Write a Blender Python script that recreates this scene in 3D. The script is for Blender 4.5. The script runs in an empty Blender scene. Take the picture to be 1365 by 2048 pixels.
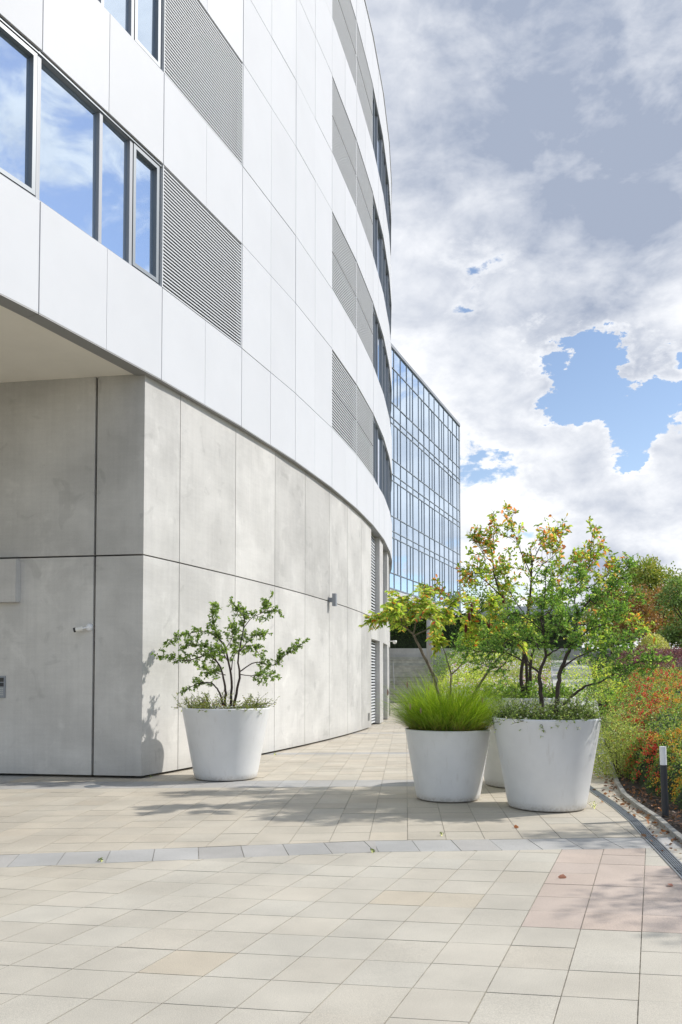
import bpy, math, random
import numpy as np
from mathutils import Vector

rnd = random.Random(11)
rng = np.random.default_rng(11)
R = math.radians
scene = bpy.context.scene
COL = scene.collection

# ------------------------------------------------------------------ camera
FPX = 1600.0                       # focal length in pixels of the 1365x2048 photograph
TH = math.atan(1600 / 42000.0)
SH = 332 - FPX * math.tan(TH)
EYE = 1.68
cd = bpy.data.cameras.new('camera')
cam = bpy.data.objects.new('camera', cd)
COL.objects.link(cam)
cd.sensor_fit = 'VERTICAL'
cd.sensor_height = 36
cd.sensor_width = 24
cd.lens = FPX / 2048 * 36
cd.shift_y = SH / 2048
cd.clip_start = 0.1
cd.clip_end = 3000
cam.location = (0, 0, EYE)
cam.rotation_euler = (R(90) + TH, 0, 0)
scene.camera = cam

# ------------------------------------------------------------------ light
SUN_EL = R(40)
SUN_H = (0.97, 0.24)
scene.view_settings.view_transform = 'Standard'
scene.view_settings.look = 'None'
scene.view_settings.exposure = 0.36
scene.view_settings.gamma = 1
sd = bpy.data.lights.new('sun', 'SUN')
sd.energy = 3.1
sd.angle = R(1.0)
sd.color = (1.0, 0.955, 0.89)
sun = bpy.data.objects.new('sun', sd)
COL.objects.link(sun)
hl = math.hypot(*SUN_H)
sdir = Vector((SUN_H[0] / hl * math.cos(SUN_EL), SUN_H[1] / hl * math.cos(SUN_EL), math.sin(SUN_EL)))
sun.rotation_euler = sdir.to_track_quat('Z', 'Y').to_euler()
sun.location = (20, 10, 40)


def ray(u, v):
    yc = (1024 + SH - v) / FPX
    xc = (u - 682.5) / FPX
    return Vector((xc, math.cos(TH) - yc * math.sin(TH), math.sin(TH) + yc * math.cos(TH)))


def atz(u, v, z=0.0):
    d = ray(u, v)
    t = (z - EYE) / d.z
    return Vector((d.x * t, d.y * t, z))


def aty(u, v, y):
    d = ray(u, v)
    t = y / d.y
    return Vector((d.x * t, y, EYE + d.z * t))


# ------------------------------------------------------------------ sky with clouds
world = bpy.data.worlds.new("World")
scene.world = world
world.use_nodes = True
wn = world.node_tree
wn.nodes.clear()


def nd(tree, typ, **kw):
    n = tree.nodes.new(typ)
    for k, val in kw.items():
        if k.startswith('i_'):
            key = k[2:].replace('_', ' ')
            n.inputs[key].default_value = val
        else:
            setattr(n, k, val)
    return n


def lk(tree, a, b):
    tree.links.new(a, b)


def mth(tree, op, a, b=None, c=None, clamp=False):
    n = tree.nodes.new('ShaderNodeMath')
    n.operation = op
    n.use_clamp = clamp
    for i, x in enumerate((a, b, c)):
        if x is None:
            continue
        if isinstance(x, (int, float)):
            n.inputs[i].default_value = x
        else:
            tree.links.new(x, n.inputs[i])
    return n.outputs[0]


def smooth(tree, x, lo, hi, a=0.0, b=1.0):
    n = tree.nodes.new('ShaderNodeMapRange')
    n.interpolation_type = 'SMOOTHSTEP'
    tree.links.new(x, n.inputs['Value'])
    n.inputs['From Min'].default_value = lo
    n.inputs['From Max'].default_value = hi
    n.inputs['To Min'].default_value = a
    n.inputs['To Max'].default_value = b
    return n.outputs['Result']


def mixc(tree, fac, a, b, mode='MIX'):
    n = tree.nodes.new('ShaderNodeMix')
    n.data_type = 'RGBA'
    n.blend_type = mode
    for sock, x in ((n.inputs[0], fac), (n.inputs[6], a), (n.inputs[7], b)):
        if isinstance(x, (int, float)):
            sock.default_value = x
        elif isinstance(x, tuple):
            sock.default_value = (x[0], x[1], x[2], 1)
        else:
            tree.links.new(x, sock)
    return n.outputs[2]


sky = nd(wn, 'ShaderNodeTexSky', sky_type='NISHITA')
sky.sun_disc = False
sky.sun_elevation = SUN_EL
sky.sun_rotation = math.atan2(SUN_H[0], SUN_H[1])
sky.air_density = 1.0
sky.dust_density = 0.05
sky.ozone_density = 1.6
tc = nd(wn, 'ShaderNodeTexCoord')
gen = tc.outputs['Generated']
mp = nd(wn, 'ShaderNodeMapping')
mp.inputs['Scale'].default_value = (1, 1, 1.7)
lk(wn, gen, mp.inputs['Vector'])
n1 = nd(wn, 'ShaderNodeTexNoise', i_Scale=3.3, i_Detail=9.0, i_Roughness=0.56, i_Distortion=0.25)
lk(wn, mp.outputs[0], n1.inputs['Vector'])
n2 = nd(wn, 'ShaderNodeTexNoise', i_Scale=13.0, i_Detail=9.0, i_Roughness=0.6, i_Distortion=0.5)
lk(wn, mp.outputs[0], n2.inputs['Vector'])
dens = mth(wn, 'ADD', mth(wn, 'MULTIPLY', n1.outputs[0], 1.3), mth(wn, 'MULTIPLY', n2.outputs[0], 0.75))
# large cloud masses and gaps, placed by sky direction (pixel, radius, weight)
SKYB = [((900, 60), .22, .34), ((1100, 150), .30, .42), ((1330, 250), .28, .42), ((1330, 520), .14, .34), ((1130, 560), .07, .26), ((860, 400), .12, .20),
        ((860, 600), .10, .28), ((1060, 850), .085, .42), ((1170, 960), .10, .30), ((1345, 930), .07, .34), ((1250, 1010), .10, .2),
        ((1000, 650), .05, .22), ((1340, 690), .045, .40), ((1130, 1060), .12, .18), ((1230, 600), .06, .22),
        ((955, 525), .045, -.62), ((1045, 475), .028, -.45), ((1205, 760), .07, -1.0), ((1070, 712), .032, -.6), ((1265, 830), .05, -.8), ((1285, 800), .05, -.75), ((1120, 705), .035, -.6), ((925, 560), .035, -.4), ((1150, 735), .04, -.5),
        ((955, 960), .042, -.50), ((1300, 1120), .06, .30), ((1180, 1100), .05, .22), ((1345, 1030), .04, -.1), ((1100, 800), .05, .25), ((1345, 870), .05, .3), ((1030, 1140), .05, -.22), ((880, 760), .03, -.3)]
wn1 = nd(wn, 'ShaderNodeTexNoise', i_Scale=9.0, i_Detail=7.0, i_Roughness=0.62)
lk(wn, mp.outputs[0], wn1.inputs['Vector'])
wv1 = nd(wn, 'ShaderNodeVectorMath', operation='MULTIPLY_ADD')
lk(wn, wn1.outputs['Color'], wv1.inputs[0])
wv1.inputs[1].default_value = (.24, .24, .24)
wv1.inputs[2].default_value = (-.12, -.12, -.12)
wv2 = nd(wn, 'ShaderNodeVectorMath', operation='ADD')
lk(wn, gen, wv2.inputs[0])
lk(wn, wv1.outputs[0], wv2.inputs[1])
warped = wv2.outputs[0]
SKYB += [((.84, .43, .30), .5, .03), ((.87, .38, .34), .08, .32), ((.80, .50, .33), .07, .28), ((.85, .45, .22), .05, .25), ((.83, .44, .42), .06, -.3), ((.82, .50, .27), .05, -.3), ((.60, .78, .16), .09, .25), ((.68, .70, .24), .09, .30), ((.60, .76, .30), .06, .2), ((.66, .74, .12), .05, -.3), ((.64, .76, .42), .15, -.25)]
for pp_, rad, w in SKYB:
    d = (ray(*pp_) if len(pp_) == 2 else Vector(pp_)).normalized()
    vd = nd(wn, 'ShaderNodeVectorMath', operation='DISTANCE')
    lk(wn, warped, vd.inputs[0])
    vd.inputs[1].default_value = d
    q = mth(wn, 'MULTIPLY', vd.outputs['Value'], 1 / rad)
    g = mth(wn, 'EXPONENT', mth(wn, 'MULTIPLY', mth(wn, 'POWER', q, 2.0), -1.0))
    dens = mth(wn, 'MULTIPLY_ADD', g, w, dens)
n3 = nd(wn, 'ShaderNodeTexNoise', i_Scale=4.6, i_Detail=6.0, i_Roughness=0.6, i_Distortion=0.2)
lk(wn, mp.outputs[0], n3.inputs['Vector'])
cover = smooth(wn, dens, 0.97, 1.17)
thick = smooth(wn, dens, 1.12, 1.60)
# light side and shade side of each billow: compare with the density a little way towards the sun
offv = nd(wn, 'ShaderNodeVectorMath', operation='ADD')
lk(wn, mp.outputs[0], offv.inputs[0])
offv.inputs[1].default_value = (.035, .01, .075)
n1b = nd(wn, 'ShaderNodeTexNoise', i_Scale=3.3, i_Detail=9.0, i_Roughness=0.56, i_Distortion=0.25)
lk(wn, offv.outputs[0], n1b.inputs['Vector'])
offs_ = nd(wn, 'ShaderNodeVectorMath', operation='ADD')
lk(wn, mp.outputs[0], offs_.inputs[0])
offs_.inputs[1].default_value = (.010, .003, .022)
n2b = nd(wn, 'ShaderNodeTexNoise', i_Scale=13.0, i_Detail=9.0, i_Roughness=0.6, i_Distortion=0.5)
lk(wn, offs_.outputs[0], n2b.inputs['Vector'])
rel = mth(wn, 'ADD', mth(wn, 'MULTIPLY', mth(wn, 'SUBTRACT', n1b.outputs[0], n1.outputs[0]), 2.0),
          mth(wn, 'MULTIPLY', mth(wn, 'SUBTRACT', n2b.outputs[0], n2.outputs[0]), .75))
sx = nd(wn, 'ShaderNodeSeparateXYZ')
lk(wn, gen, sx.inputs[0])
DARKB = [((1200, 60), .30, .66), ((930, 120), .18, .42), ((1330, 420), .13, .42), ((1180, 560), .09, .45), ((1010, 640), .04, .25), ((850, 640), .05, .35),
         ((1120, 990), .04, .25), ((1240, 1030), .05, .40), ((1350, 1060), .05, .35), ((1080, 1080), .06, .35), ((1250, 1130), .07, .35), ((.3, .2, .93), .5, .6)]
dark = None
for pp_, rad, w in DARKB:
    d = (ray(*pp_) if len(pp_) == 2 else Vector(pp_)).normalized()
    vd = nd(wn, 'ShaderNodeVectorMath', operation='DISTANCE')
    lk(wn, warped, vd.inputs[0])
    vd.inputs[1].default_value = d
    q = mth(wn, 'MULTIPLY', vd.outputs['Value'], 1 / rad)
    g = mth(wn, 'EXPONENT', mth(wn, 'MULTIPLY', mth(wn, 'POWER', q, 2.0), -1.0))
    dark = mth(wn, 'MULTIPLY_ADD', g, w, dark if dark else .04)
shade = mth(wn, 'MULTIPLY', mth(wn, 'MULTIPLY', dark, smooth(wn, n3.outputs[0], .32, .68, .42, 1.05)), smooth(wn, n1.outputs[0], .3, .75, .5, .95))
shade = mth(wn, 'ADD', mth(wn, 'ADD', shade, mth(wn, 'MULTIPLY', thick, .22)), rel, clamp=True)
cloudc = mixc(wn, shade, (6.0, 6.05, 6.15), (2.1, 2.42, 3.1))
skyc = mixc(wn, cover, mixc(wn, 1.0, sky.outputs[0], (.98, .88, .83), "MULTIPLY"), cloudc)
bg = nd(wn, 'ShaderNodeBackground')
bg.inputs['Strength'].default_value = 0.148
lk(wn, skyc, bg.inputs['Color'])
wo = nd(wn, 'ShaderNodeOutputWorld')
lk(wn, bg.outputs[0], wo.inputs['Surface'])


# ------------------------------------------------------------------ materials
def newmat(name):
    m = bpy.data.materials.new(name)
    m.use_nodes = True
    t = m.node_tree
    return m, t, t.nodes['Principled BSDF']


def mat(name, color, rough=0.5, metal=0.0, noise=0.0, nscale=4.0, bump=0.0, bscale=200.0, attr=False, ior=1.5):
    m, t, b = newmat(name)
    b.inputs['Roughness'].default_value = rough
    b.inputs['Metallic'].default_value = metal
    b.inputs['IOR'].default_value = ior
    b.inputs['Base Color'].default_value = (*color, 1)
    src = None
    if attr:
        a = nd(t, 'ShaderNodeAttribute', attribute_name='Col')
        src = mixc(t, 1.0, a.outputs['Color'], color, 'MULTIPLY')
    tcn = nd(t, 'ShaderNodeTexCoord')
    if noise:
        n = nd(t, 'ShaderNodeTexNoise', i_Scale=nscale, i_Detail=6.0, i_Roughness=0.6)
        lk(t, tcn.outputs['Object'], n.inputs['Vector'])
        f = smooth(t, n.outputs[0], 0.3, 0.7, 1 - noise, 1 + noise * .4)
        cmb = nd(t, 'ShaderNodeCombineColor')
        for i in range(3):
            lk(t, f, cmb.inputs[i])
        src = mixc(t, 1.0, src if src else color, cmb.outputs[0], 'MULTIPLY')
    if src:
        lk(t, src, b.inputs['Base Color'])
    if bump:
        n = nd(t, 'ShaderNodeTexNoise', i_Scale=bscale, i_Detail=3.0)
        lk(t, tcn.outputs['Object'], n.inputs['Vector'])
        bp = nd(t, 'ShaderNodeBump')
        bp.inputs['Strength'].default_value = bump
        bp.inputs['Distance'].default_value = 0.01
        lk(t, n.outputs[0], bp.inputs['Height'])
        lk(t, bp.outputs[0], b.inputs['Normal'])
    return m


def concrete_mat(name, base, stain):
    m, t, b = newmat(name)
    tcn = nd(t, 'ShaderNodeTexCoord')
    o = tcn.outputs['Object']
    a = nd(t, 'ShaderNodeAttribute', attribute_name='Col')
    big = nd(t, 'ShaderNodeTexNoise', i_Scale=0.75, i_Detail=7.0, i_Roughness=0.55, i_Distortion=0.3)
    lk(t, o, big.inputs['Vector'])
    m2 = nd(t, 'ShaderNodeMapping')
    m2.inputs['Scale'].default_value = (9, 9, .35)
    lk(t, o, m2.inputs['Vector'])
    streak = nd(t, 'ShaderNodeTexNoise', i_Scale=1.6, i_Detail=5.0, i_Roughness=0.6)
    lk(t, m2.outputs[0], streak.inputs['Vector'])
    m3 = nd(t, 'ShaderNodeMapping')
    m3.inputs['Scale'].default_value = (1.0, 1.0, 9)
    lk(t, o, m3.inputs['Vector'])
    horz = nd(t, 'ShaderNodeTexNoise', i_Scale=2.2, i_Detail=4.0, i_Roughness=0.55)
    lk(t, m3.outputs[0], horz.inputs['Vector'])
    fine = nd(t, 'ShaderNodeTexNoise', i_Scale=45.0, i_Detail=4.0, i_Roughness=0.7)
    lk(t, o, fine.inputs['Vector'])
    f = mth(t, 'ADD', smooth(t, big.outputs[0], .32, .68, -stain, stain * .7), smooth(t, streak.outputs[0], .35, .75, .02, -.035))
    f = mth(t, 'ADD', f, smooth(t, horz.outputs[0], .35, .65, -.018, .015))
    f = mth(t, 'ADD', f, smooth(t, fine.outputs[0], .3, .7, -.03, .03))
    blot = nd(t, 'ShaderNodeTexNoise', i_Scale=1.9, i_Detail=3.0, i_Roughness=0.5, i_Distortion=0.8)
    lk(t, o, blot.inputs['Vector'])
    f = mth(t, 'ADD', f, smooth(t, blot.outputs[0], .62, .70, 0, -.11))
    blot2 = nd(t, 'ShaderNodeTexNoise', i_Scale=1.3, i_Detail=8.0, i_Roughness=0.68, i_Distortion=0.5)
    ofs = nd(t, 'ShaderNodeMapping')
    ofs.inputs['Location'].default_value = (7.3, 2.1, 5.5)
    lk(t, o, ofs.inputs['Vector'])
    lk(t, ofs.outputs[0], blot2.inputs['Vector'])
    f = mth(t, 'ADD', f, smooth(t, blot2.outputs[0], .55, .66, 0, .10))
    # splash dirt along the foot of the wall
    sz = nd(t, 'ShaderNodeSeparateXYZ')
    lk(t, o, sz.inputs[0])
    foot = mth(t, 'MULTIPLY', smooth(t, sz.outputs['Z'], 0.0, .42, 1, 0), smooth(t, big.outputs[0], .35, .6, .3, 1.0))
    f = mth(t, 'SUBTRACT', f, mth(t, 'MULTIPLY', foot, .16))
    f = mth(t, 'ADD', f, 1.0)
    cmb = nd(t, 'ShaderNodeCombineColor')
    for i in range(3):
        lk(t, f, cmb.inputs[i])
    c = mixc(t, 1.0, a.outputs['Color'], base, 'MULTIPLY')
    c = mixc(t, 1.0, c, cmb.outputs[0], 'MULTIPLY')
    lk(t, c, b.inputs['Base Color'])
    b.inputs['Roughness'].default_value = 0.75
    bp = nd(t, 'ShaderNodeBump')
    bp.inputs['Strength'].default_value = .25
    bp.inputs['Distance'].default_value = .004
    lk(t, fine.outputs[0], bp.inputs['Height'])
    lk(t, bp.outputs[0], b.inputs['Normal'])
    return m


def leaf_mat(name, trans=0.35, rough=0.45):
    m, t, b = newmat(name)
    a = nd(t, 'ShaderNodeAttribute', attribute_name='Col')
    lk(t, a.outputs['Color'], b.inputs['Base Color'])
    b.inputs['Roughness'].default_value = rough
    tr = nd(t, 'ShaderNodeBsdfTranslucent')
    c2 = mixc(t, 1.0, a.outputs['Color'], (1.5, 1.5, .7), 'MULTIPLY')
    lk(t, c2, tr.inputs['Color'])
    mx = nd(t, 'ShaderNodeMixShader')
    mx.inputs[0].default_value = trans
    lk(t, b.outputs[0], mx.inputs[1])
    lk(t, tr.outputs[0], mx.inputs[2])
    lk(t, mx.outputs[0], t.nodes['Material Output'].inputs['Surface'])
    return m


M = {}
M['white'] = mat('white_cladding', (.655, .67, .695), .5, noise=.025, nscale=.8, attr=True)
M['white'].node_tree.nodes['Principled BSDF'].inputs['Specular IOR Level'].default_value = .12
M['dark'] = mat('joint_dark', (.035, .035, .037), .8)
M['louvre'] = mat('louvre_metal', (.64, .66, .68), .6, .0)
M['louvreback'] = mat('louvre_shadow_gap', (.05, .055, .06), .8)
M['frame'] = mat('frame_metal', (.19, .215, .24), .45, .2)
M['framelight'] = mat('frame_light', (.27, .29, .32), .5, .1)
M['frame2'] = mat('mullion_metal', (.27, .31, .35), .45, .2)
M['trim'] = mat('trim_metal', (.32, .32, .32), .5, .2)
M['ceiling'] = mat('ceiling_render', (.90, .86, .78), .9, noise=.03, nscale=1.5)
M['concrete'] = concrete_mat('concrete', (.545, .535, .515), .13)
M['concrete2'] = concrete_mat('concrete_shaded_side', (.55, .54, .52), .13)
M['pot'] = mat('planter_white', (.72, .725, .73), .45, noise=.05, nscale=2.5, bump=.05, bscale=90)
pt_ = M['pot'].node_tree
pb_ = pt_.nodes['Principled BSDF']
old = pb_.inputs['Base Color'].links[0].from_socket
ptc = nd(pt_, 'ShaderNodeTexCoord')
psz = nd(pt_, 'ShaderNodeSeparateXYZ')
lk(pt_, ptc.outputs['Object'], psz.inputs[0])
pmp = nd(pt_, 'ShaderNodeMapping')
pmp.inputs['Scale'].default_value = (7, 7, .8)
lk(pt_, ptc.outputs['Object'], pmp.inputs['Vector'])
pno = nd(pt_, 'ShaderNodeTexNoise', i_Scale=2.0, i_Detail=6.0, i_Roughness=0.65)
lk(pt_, pmp.outputs[0], pno.inputs['Vector'])
pn2 = nd(pt_, 'ShaderNodeTexNoise', i_Scale=28.0, i_Detail=5.0, i_Roughness=0.7)
lk(pt_, ptc.outputs['Object'], pn2.inputs['Vector'])
grime = mth(pt_, 'MULTIPLY', smooth(pt_, psz.outputs['Z'], .0, .13, 1, 0), smooth(pt_, pn2.outputs[0], .35, .65, .15, 1))
grime = mth(pt_, 'MAXIMUM', mth(pt_, 'MULTIPLY', grime, .55), smooth(pt_, pno.outputs[0], .55, .78, 0, .22))
grime = mth(pt_, 'MAXIMUM', grime, smooth(pt_, pn2.outputs[0], .70, .76, 0, .35))
lk(pt_, mixc(pt_, grime, old, (.33, .29, .23)), pb_.inputs['Base Color'])
M['soil'] = mat('soil', (.045, .032, .024), .95, noise=.5, nscale=30, bump=1, bscale=60)
M['bark'] = mat('bark_dark', (.075, .055, .045), .85, noise=.4, nscale=20, bump=.8, bscale=90)
M['barkgrey'] = mat('bark_grey', (.20, .16, .12), .85, noise=.4, nscale=20, bump=.8, bscale=90)
M['leaf'] = leaf_mat('leaf', .5)
M['leafdull'] = leaf_mat('leaf_far', .2, .6)
M['berry'] = mat('berry', (1, 1, 1), .3, attr=True)
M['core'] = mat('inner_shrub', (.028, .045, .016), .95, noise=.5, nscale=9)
M['charcoal'] = mat('charcoal_metal', (.035, .038, .045), .45, .2)
M['lampglass'] = mat('frosted_lamp_cover', (.80, .81, .82), .35)
M['steel'] = mat('steel', (.45, .46, .47), .35, .8)
M['plastic'] = mat('white_plastic', (.78, .77, .72), .4)
M['black'] = mat('black_plastic', (.02, .022, .025), .3)
M['cone'] = mat('seed_cone_red', (.10, .012, .012), .8)
M['stair'] = mat('stair_stone', (.52, .52, .48), .8, noise=.25, nscale=3, attr=True)
M['kerb'] = mat('kerb_stone', (.34, .33, .30), .85, noise=.25, nscale=9, bump=.3)


def tile_mat():
    m, t, b = newmat('paving_tile')
    tcn = nd(t, 'ShaderNodeTexCoord')
    o = tcn.outputs['Object']
    a = nd(t, 'ShaderNodeAttribute', attribute_name='Col')
    fine = nd(t, 'ShaderNodeTexNoise', i_Scale=170.0, i_Detail=3.0, i_Roughness=0.8)
    lk(t, o, fine.inputs['Vector'])
    big = nd(t, 'ShaderNodeTexNoise', i_Scale=1.1, i_Detail=7.0, i_Roughness=0.6)
    lk(t, o, big.inputs['Vector'])
    f = mth(t, 'ADD', smooth(t, fine.outputs[0], .3, .7, -.22, .16), smooth(t, big.outputs[0], .3, .7, -.11, .08))
    spot = nd(t, 'ShaderNodeTexNoise', i_Scale=13.0, i_Detail=5.0, i_Roughness=0.75)
    lk(t, o, spot.inputs['Vector'])
    f = mth(t, 'ADD', f, smooth(t, spot.outputs[0], .62, .72, 0, -.13))
    f = mth(t, 'ADD', f, smooth(t, spot.outputs[0], .36, .28, 0, .06))
    f = mth(t, 'ADD', f, 1.0)
    cmb = nd(t, 'ShaderNodeCombineColor')
    for i in range(3):
        lk(t, f, cmb.inputs[i])
    lk(t, mixc(t, 1.0, a.outputs['Color'], cmb.outputs[0], 'MULTIPLY'), b.inputs['Base Color'])
    b.inputs['Roughness'].default_value = .8
    bp = nd(t, 'ShaderNodeBump')
    bp.inputs['Strength'].default_value = .5
    bp.inputs['Distance'].default_value = .002
    lk(t, fine.outputs[0], bp.inputs['Height'])
    lk(t, bp.outputs[0], b.inputs['Normal'])
    return m


M['tile'] = tile_mat()
M['joint'] = mat('paving_joint', (.42, .385, .31), .95, noise=.5, nscale=14)


def glass_mat(name, col, rough=.015, wav=.0):
    m, t, b = newmat(name)
    b.inputs['Base Color'].default_value = (*col, 1)
    b.inputs['Metallic'].default_value = .9
    b.inputs['Roughness'].default_value = rough
    if wav:
        tcn = nd(t, 'ShaderNodeTexCoord')
        n = nd(t, 'ShaderNodeTexNoise', i_Scale=.55, i_Detail=1.0)
        lk(t, tcn.outputs['Object'], n.inputs['Vector'])
        bp = nd(t, 'ShaderNodeBump')
        bp.inputs['Strength'].default_value = wav
        bp.inputs['Distance'].default_value = .02
        lk(t, n.outputs[0], bp.inputs['Height'])
        lk(t, bp.outputs[0], b.inputs['Normal'])
    return m


M['pane'] = glass_mat('window_glass', (.62, .72, .84), .006, .04)
M['pane2'] = glass_mat('curtain_wall_glass', (.56, .69, .84), .008, .12)


# ------------------------------------------------------------------ helpers
def tag(o, label=None, cat=None, group=None, kind=None):
    if label: o['label'] = label
    if cat: o['category'] = cat
    if group: o['group'] = group
    if kind: o['kind'] = kind
    return o


def empty(name, loc, label, cat, group=None):
    o = bpy.data.objects.new(name, None)
    COL.objects.link(o)
    o.location = loc
    o.empty_display_size = .2
    return tag(o, label, cat, group)


class MB:
    def __init__(s):
        s.v = []; s.f = []; s.c = []; s.m = []

    def face(s, pts, col=(1, 1, 1), mi=0):
        i = len(s.v)
        s.v += [tuple(p) for p in pts]
        s.f.append(tuple(range(i, i + len(pts))))
        s.c.append(col); s.m.append(mi)

    def hexa(s, b, t, col=(1, 1, 1), mi=0):
        """b, t: four bottom and four top points, same order"""
        i = len(s.v)
        s.v += [tuple(p) for p in b] + [tuple(p) for p in t]
        n = len(b)
        fs = [tuple(range(i + n - 1, i - 1, -1)), tuple(range(i + n, i + 2 * n))]
        for k in range(n):
            fs.append((i + k, i + (k + 1) % n, i + n + (k + 1) % n, i + n + k))
        for f in fs:
            s.f.append(f); s.c.append(col); s.m.append(mi)

    def box(s, x0, x1, y0, y1, z0, z1, col=(1, 1, 1), mi=0):
        s.hexa([(x0, y0, z0), (x1, y0, z0), (x1, y1, z0), (x0, y1, z0)], [(x0, y0, z1), (x1, y0, z1), (x1, y1, z1), (x0, y1, z1)], col, mi)

    def slab(s, a, b, z0, z1, n, o0, o1, col=(1, 1, 1), mi=0):
        """wall piece along a->b (xy) between heights, offsets o0..o1 along outward normal n"""
        P = lambda p, o, z: (p[0] + n[0] * o, p[1] + n[1] * o, z)
        s.hexa([P(a, o0, z0), P(b, o0, z0), P(b, o1, z0), P(a, o1, z0)], [P(a, o0, z1), P(b, o0, z1), P(b, o1, z1), P(a, o1, z1)], col, mi)

    def tube(s, pts, rad, sides=7, col=(1, 1, 1), mi=0, cap=True):
        pts = [Vector(p) for p in pts]
        n = len(pts)
        if isinstance(rad, (int, float)): rad = [rad] * n
        rings = []
        up = Vector((.13, .21, .97))
        for i, p in enumerate(pts):
            d = (pts[min(i + 1, n - 1)] - pts[max(i - 1, 0)])
            if d.length < 1e-6: d = Vector((0, 0, 1))
            d.normalize()
            if abs(d.dot(up)) > .95: up = Vector((1, .1, 0))
            x = d.cross(up).normalized(); y = d.cross(x)
            st = len(s.v)
            for k in range(sides):
                a = 2 * math.pi * k / sides
                s.v.append(tuple(p + (x * math.cos(a) + y * math.sin(a)) * rad[i]))
            rings.append(st)
        for i in range(n - 1):
            for k in range(sides):
                k2 = (k + 1) % sides
                s.f.append((rings[i] + k, rings[i + 1] + k, rings[i + 1] + k2, rings[i] + k2))
                s.c.append(col); s.m.append(mi)
        if cap:
            s.f.append(tuple(rings[0] + k for k in range(sides))); s.c.append(col); s.m.append(mi)
            s.f.append(tuple(rings[-1] + k for k in reversed(range(sides)))); s.c.append(col); s.m.append(mi)

    def lathe(s, prof, c=(0, 0, 0), sides=48, col=(1, 1, 1), mi=0):
        st = len(s.v)
        for r, z in prof:
            for k in range(sides):
                a = 2 * math.pi * k / sides
                s.v.append((c[0] + r * math.cos(a), c[1] + r * math.sin(a), c[2] + z))
        for i in range(len(prof) - 1):
            for k in range(sides):
                k2 = (k + 1) % sides
                s.f.append((st + i * sides + k, st + i * sides + k2, st + (i + 1) * sides + k2, st + (i + 1) * sides + k))
                s.c.append(col); s.m.append(mi)

    def build(s, name, mats, parent=None, smoothed=False):
        me = bpy.data.meshes.new(name)
        off = Vector(parent.matrix_basis.translation) if parent is not None else Vector((0, 0, 0))
        if parent is not None and parent.parent is not None:
            off = off + parent.parent.matrix_basis.translation
        if off.length: s.v = [(p[0] - off.x, p[1] - off.y, p[2] - off.z) for p in s.v]
        me.from_pydata(s.v, [], s.f)
        if not isinstance(mats, (list, tuple)): mats = [mats]
        for m_ in mats: me.materials.append(m_)
        if len(mats) > 1: me.polygons.foreach_set('material_index', s.m)
        ca = me.color_attributes.new('Col', 'FLOAT_COLOR', 'CORNER')
        lens = [len(f) for f in s.f]
        c = np.repeat(np.c_[np.array(s.c, dtype=np.float32), np.ones(len(s.c), np.float32)], lens, axis=0)
        ca.data.foreach_set('color', c.ravel())
        if smoothed: me.polygons.foreach_set('use_smooth', [True] * len(s.f))
        me.update()
        o = bpy.data.objects.new(name, me)
        COL.objects.link(o)
        o.parent = parent
        return o


def leaf_object(name, P, D, size, cols, m, parent=None, width=.5, full=True, droop=0.0):
    """many small folded leaves as one mesh; P base points, D directions"""
    P = np.asarray(P, np.float64); D = np.asarray(D, np.float64)
    N = len(P)
    D = D / (np.linalg.norm(D, axis=1)[:, None] + 1e-9)
    size = np.broadcast_to(np.asarray(size, float), (N,))[:, None]
    up = rng.normal(0, .75, (N, 3)) + np.array([0.15, 0, .8])
    B = np.cross(D, up); B /= (np.linalg.norm(B, axis=1)[:, None] + 1e-9)
    Nn = np.cross(B, D)
    w = size * width * .5
    tip = P + D * size - np.array([0, 0, 1]) * size * droop
    if full:
        V = np.stack([P, P + D * size * .33 + B * w + Nn * w * .3, P + D * size * .7 + B * w * .7 + Nn * w * .2, tip,
                      P + D * size * .7 - B * w * .7 + Nn * w * .2, P + D * size * .33 - B * w + Nn * w * .3], 1)
        k = 6
        F = np.array([[0, 1, 2, 3], [0, 3, 4, 5]])
    else:
        V = np.stack([P, P + D * size * .5 + B * w, tip, P + D * size * .5 - B * w], 1)
        k = 4
        F = np.array([[0, 1, 2, 3]])
    V = V.reshape(-1, 3)
    off = np.zeros(3)
    p = parent
    while p is not None:
        off += np.array(p.matrix_basis.translation); p = p.parent
    V = V - off
    FF = (np.arange(N)[:, None, None] * k + F[None]).reshape(-1, 4)
    me = bpy.data.meshes.new(name)
    me.vertices.add(len(V)); me.vertices.foreach_set('co', V.astype(np.float32).ravel())
    me.loops.add(FF.size); me.loops.foreach_set('vertex_index', FF.astype(np.int32).ravel())
    me.polygons.add(len(FF)); me.polygons.foreach_set('loop_start', np.arange(0, FF.size, 4, dtype=np.int32))
    me.polygons.foreach_set('loop_total', np.full(len(FF), 4, np.int32))
    me.update(calc_edges=True)
    ca = me.color_attributes.new('Col', 'FLOAT_COLOR', 'CORNER')
    c = np.repeat(np.c_[np.asarray(cols, np.float32), np.ones(N, np.float32)], 4 * len(F), axis=0)
    ca.data.foreach_set('color', c.ravel())
    me.materials.append(m)
    o = bpy.data.objects.new(name, me)
    COL.objects.link(o)
    o.parent = parent
    return o


LEAFGAIN = 1.7


def pick_cols(n, palette, weights, jit=.2):
    pal = np.array(palette, float)
    w = np.array(weights, float); w /= w.sum()
    idx = rng.choice(len(pal), n, p=w)
    return np.clip(pal[idx] * LEAFGAIN * (1 + rng.normal(0, jit, (n, 1))), 0.004, .9)


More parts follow.
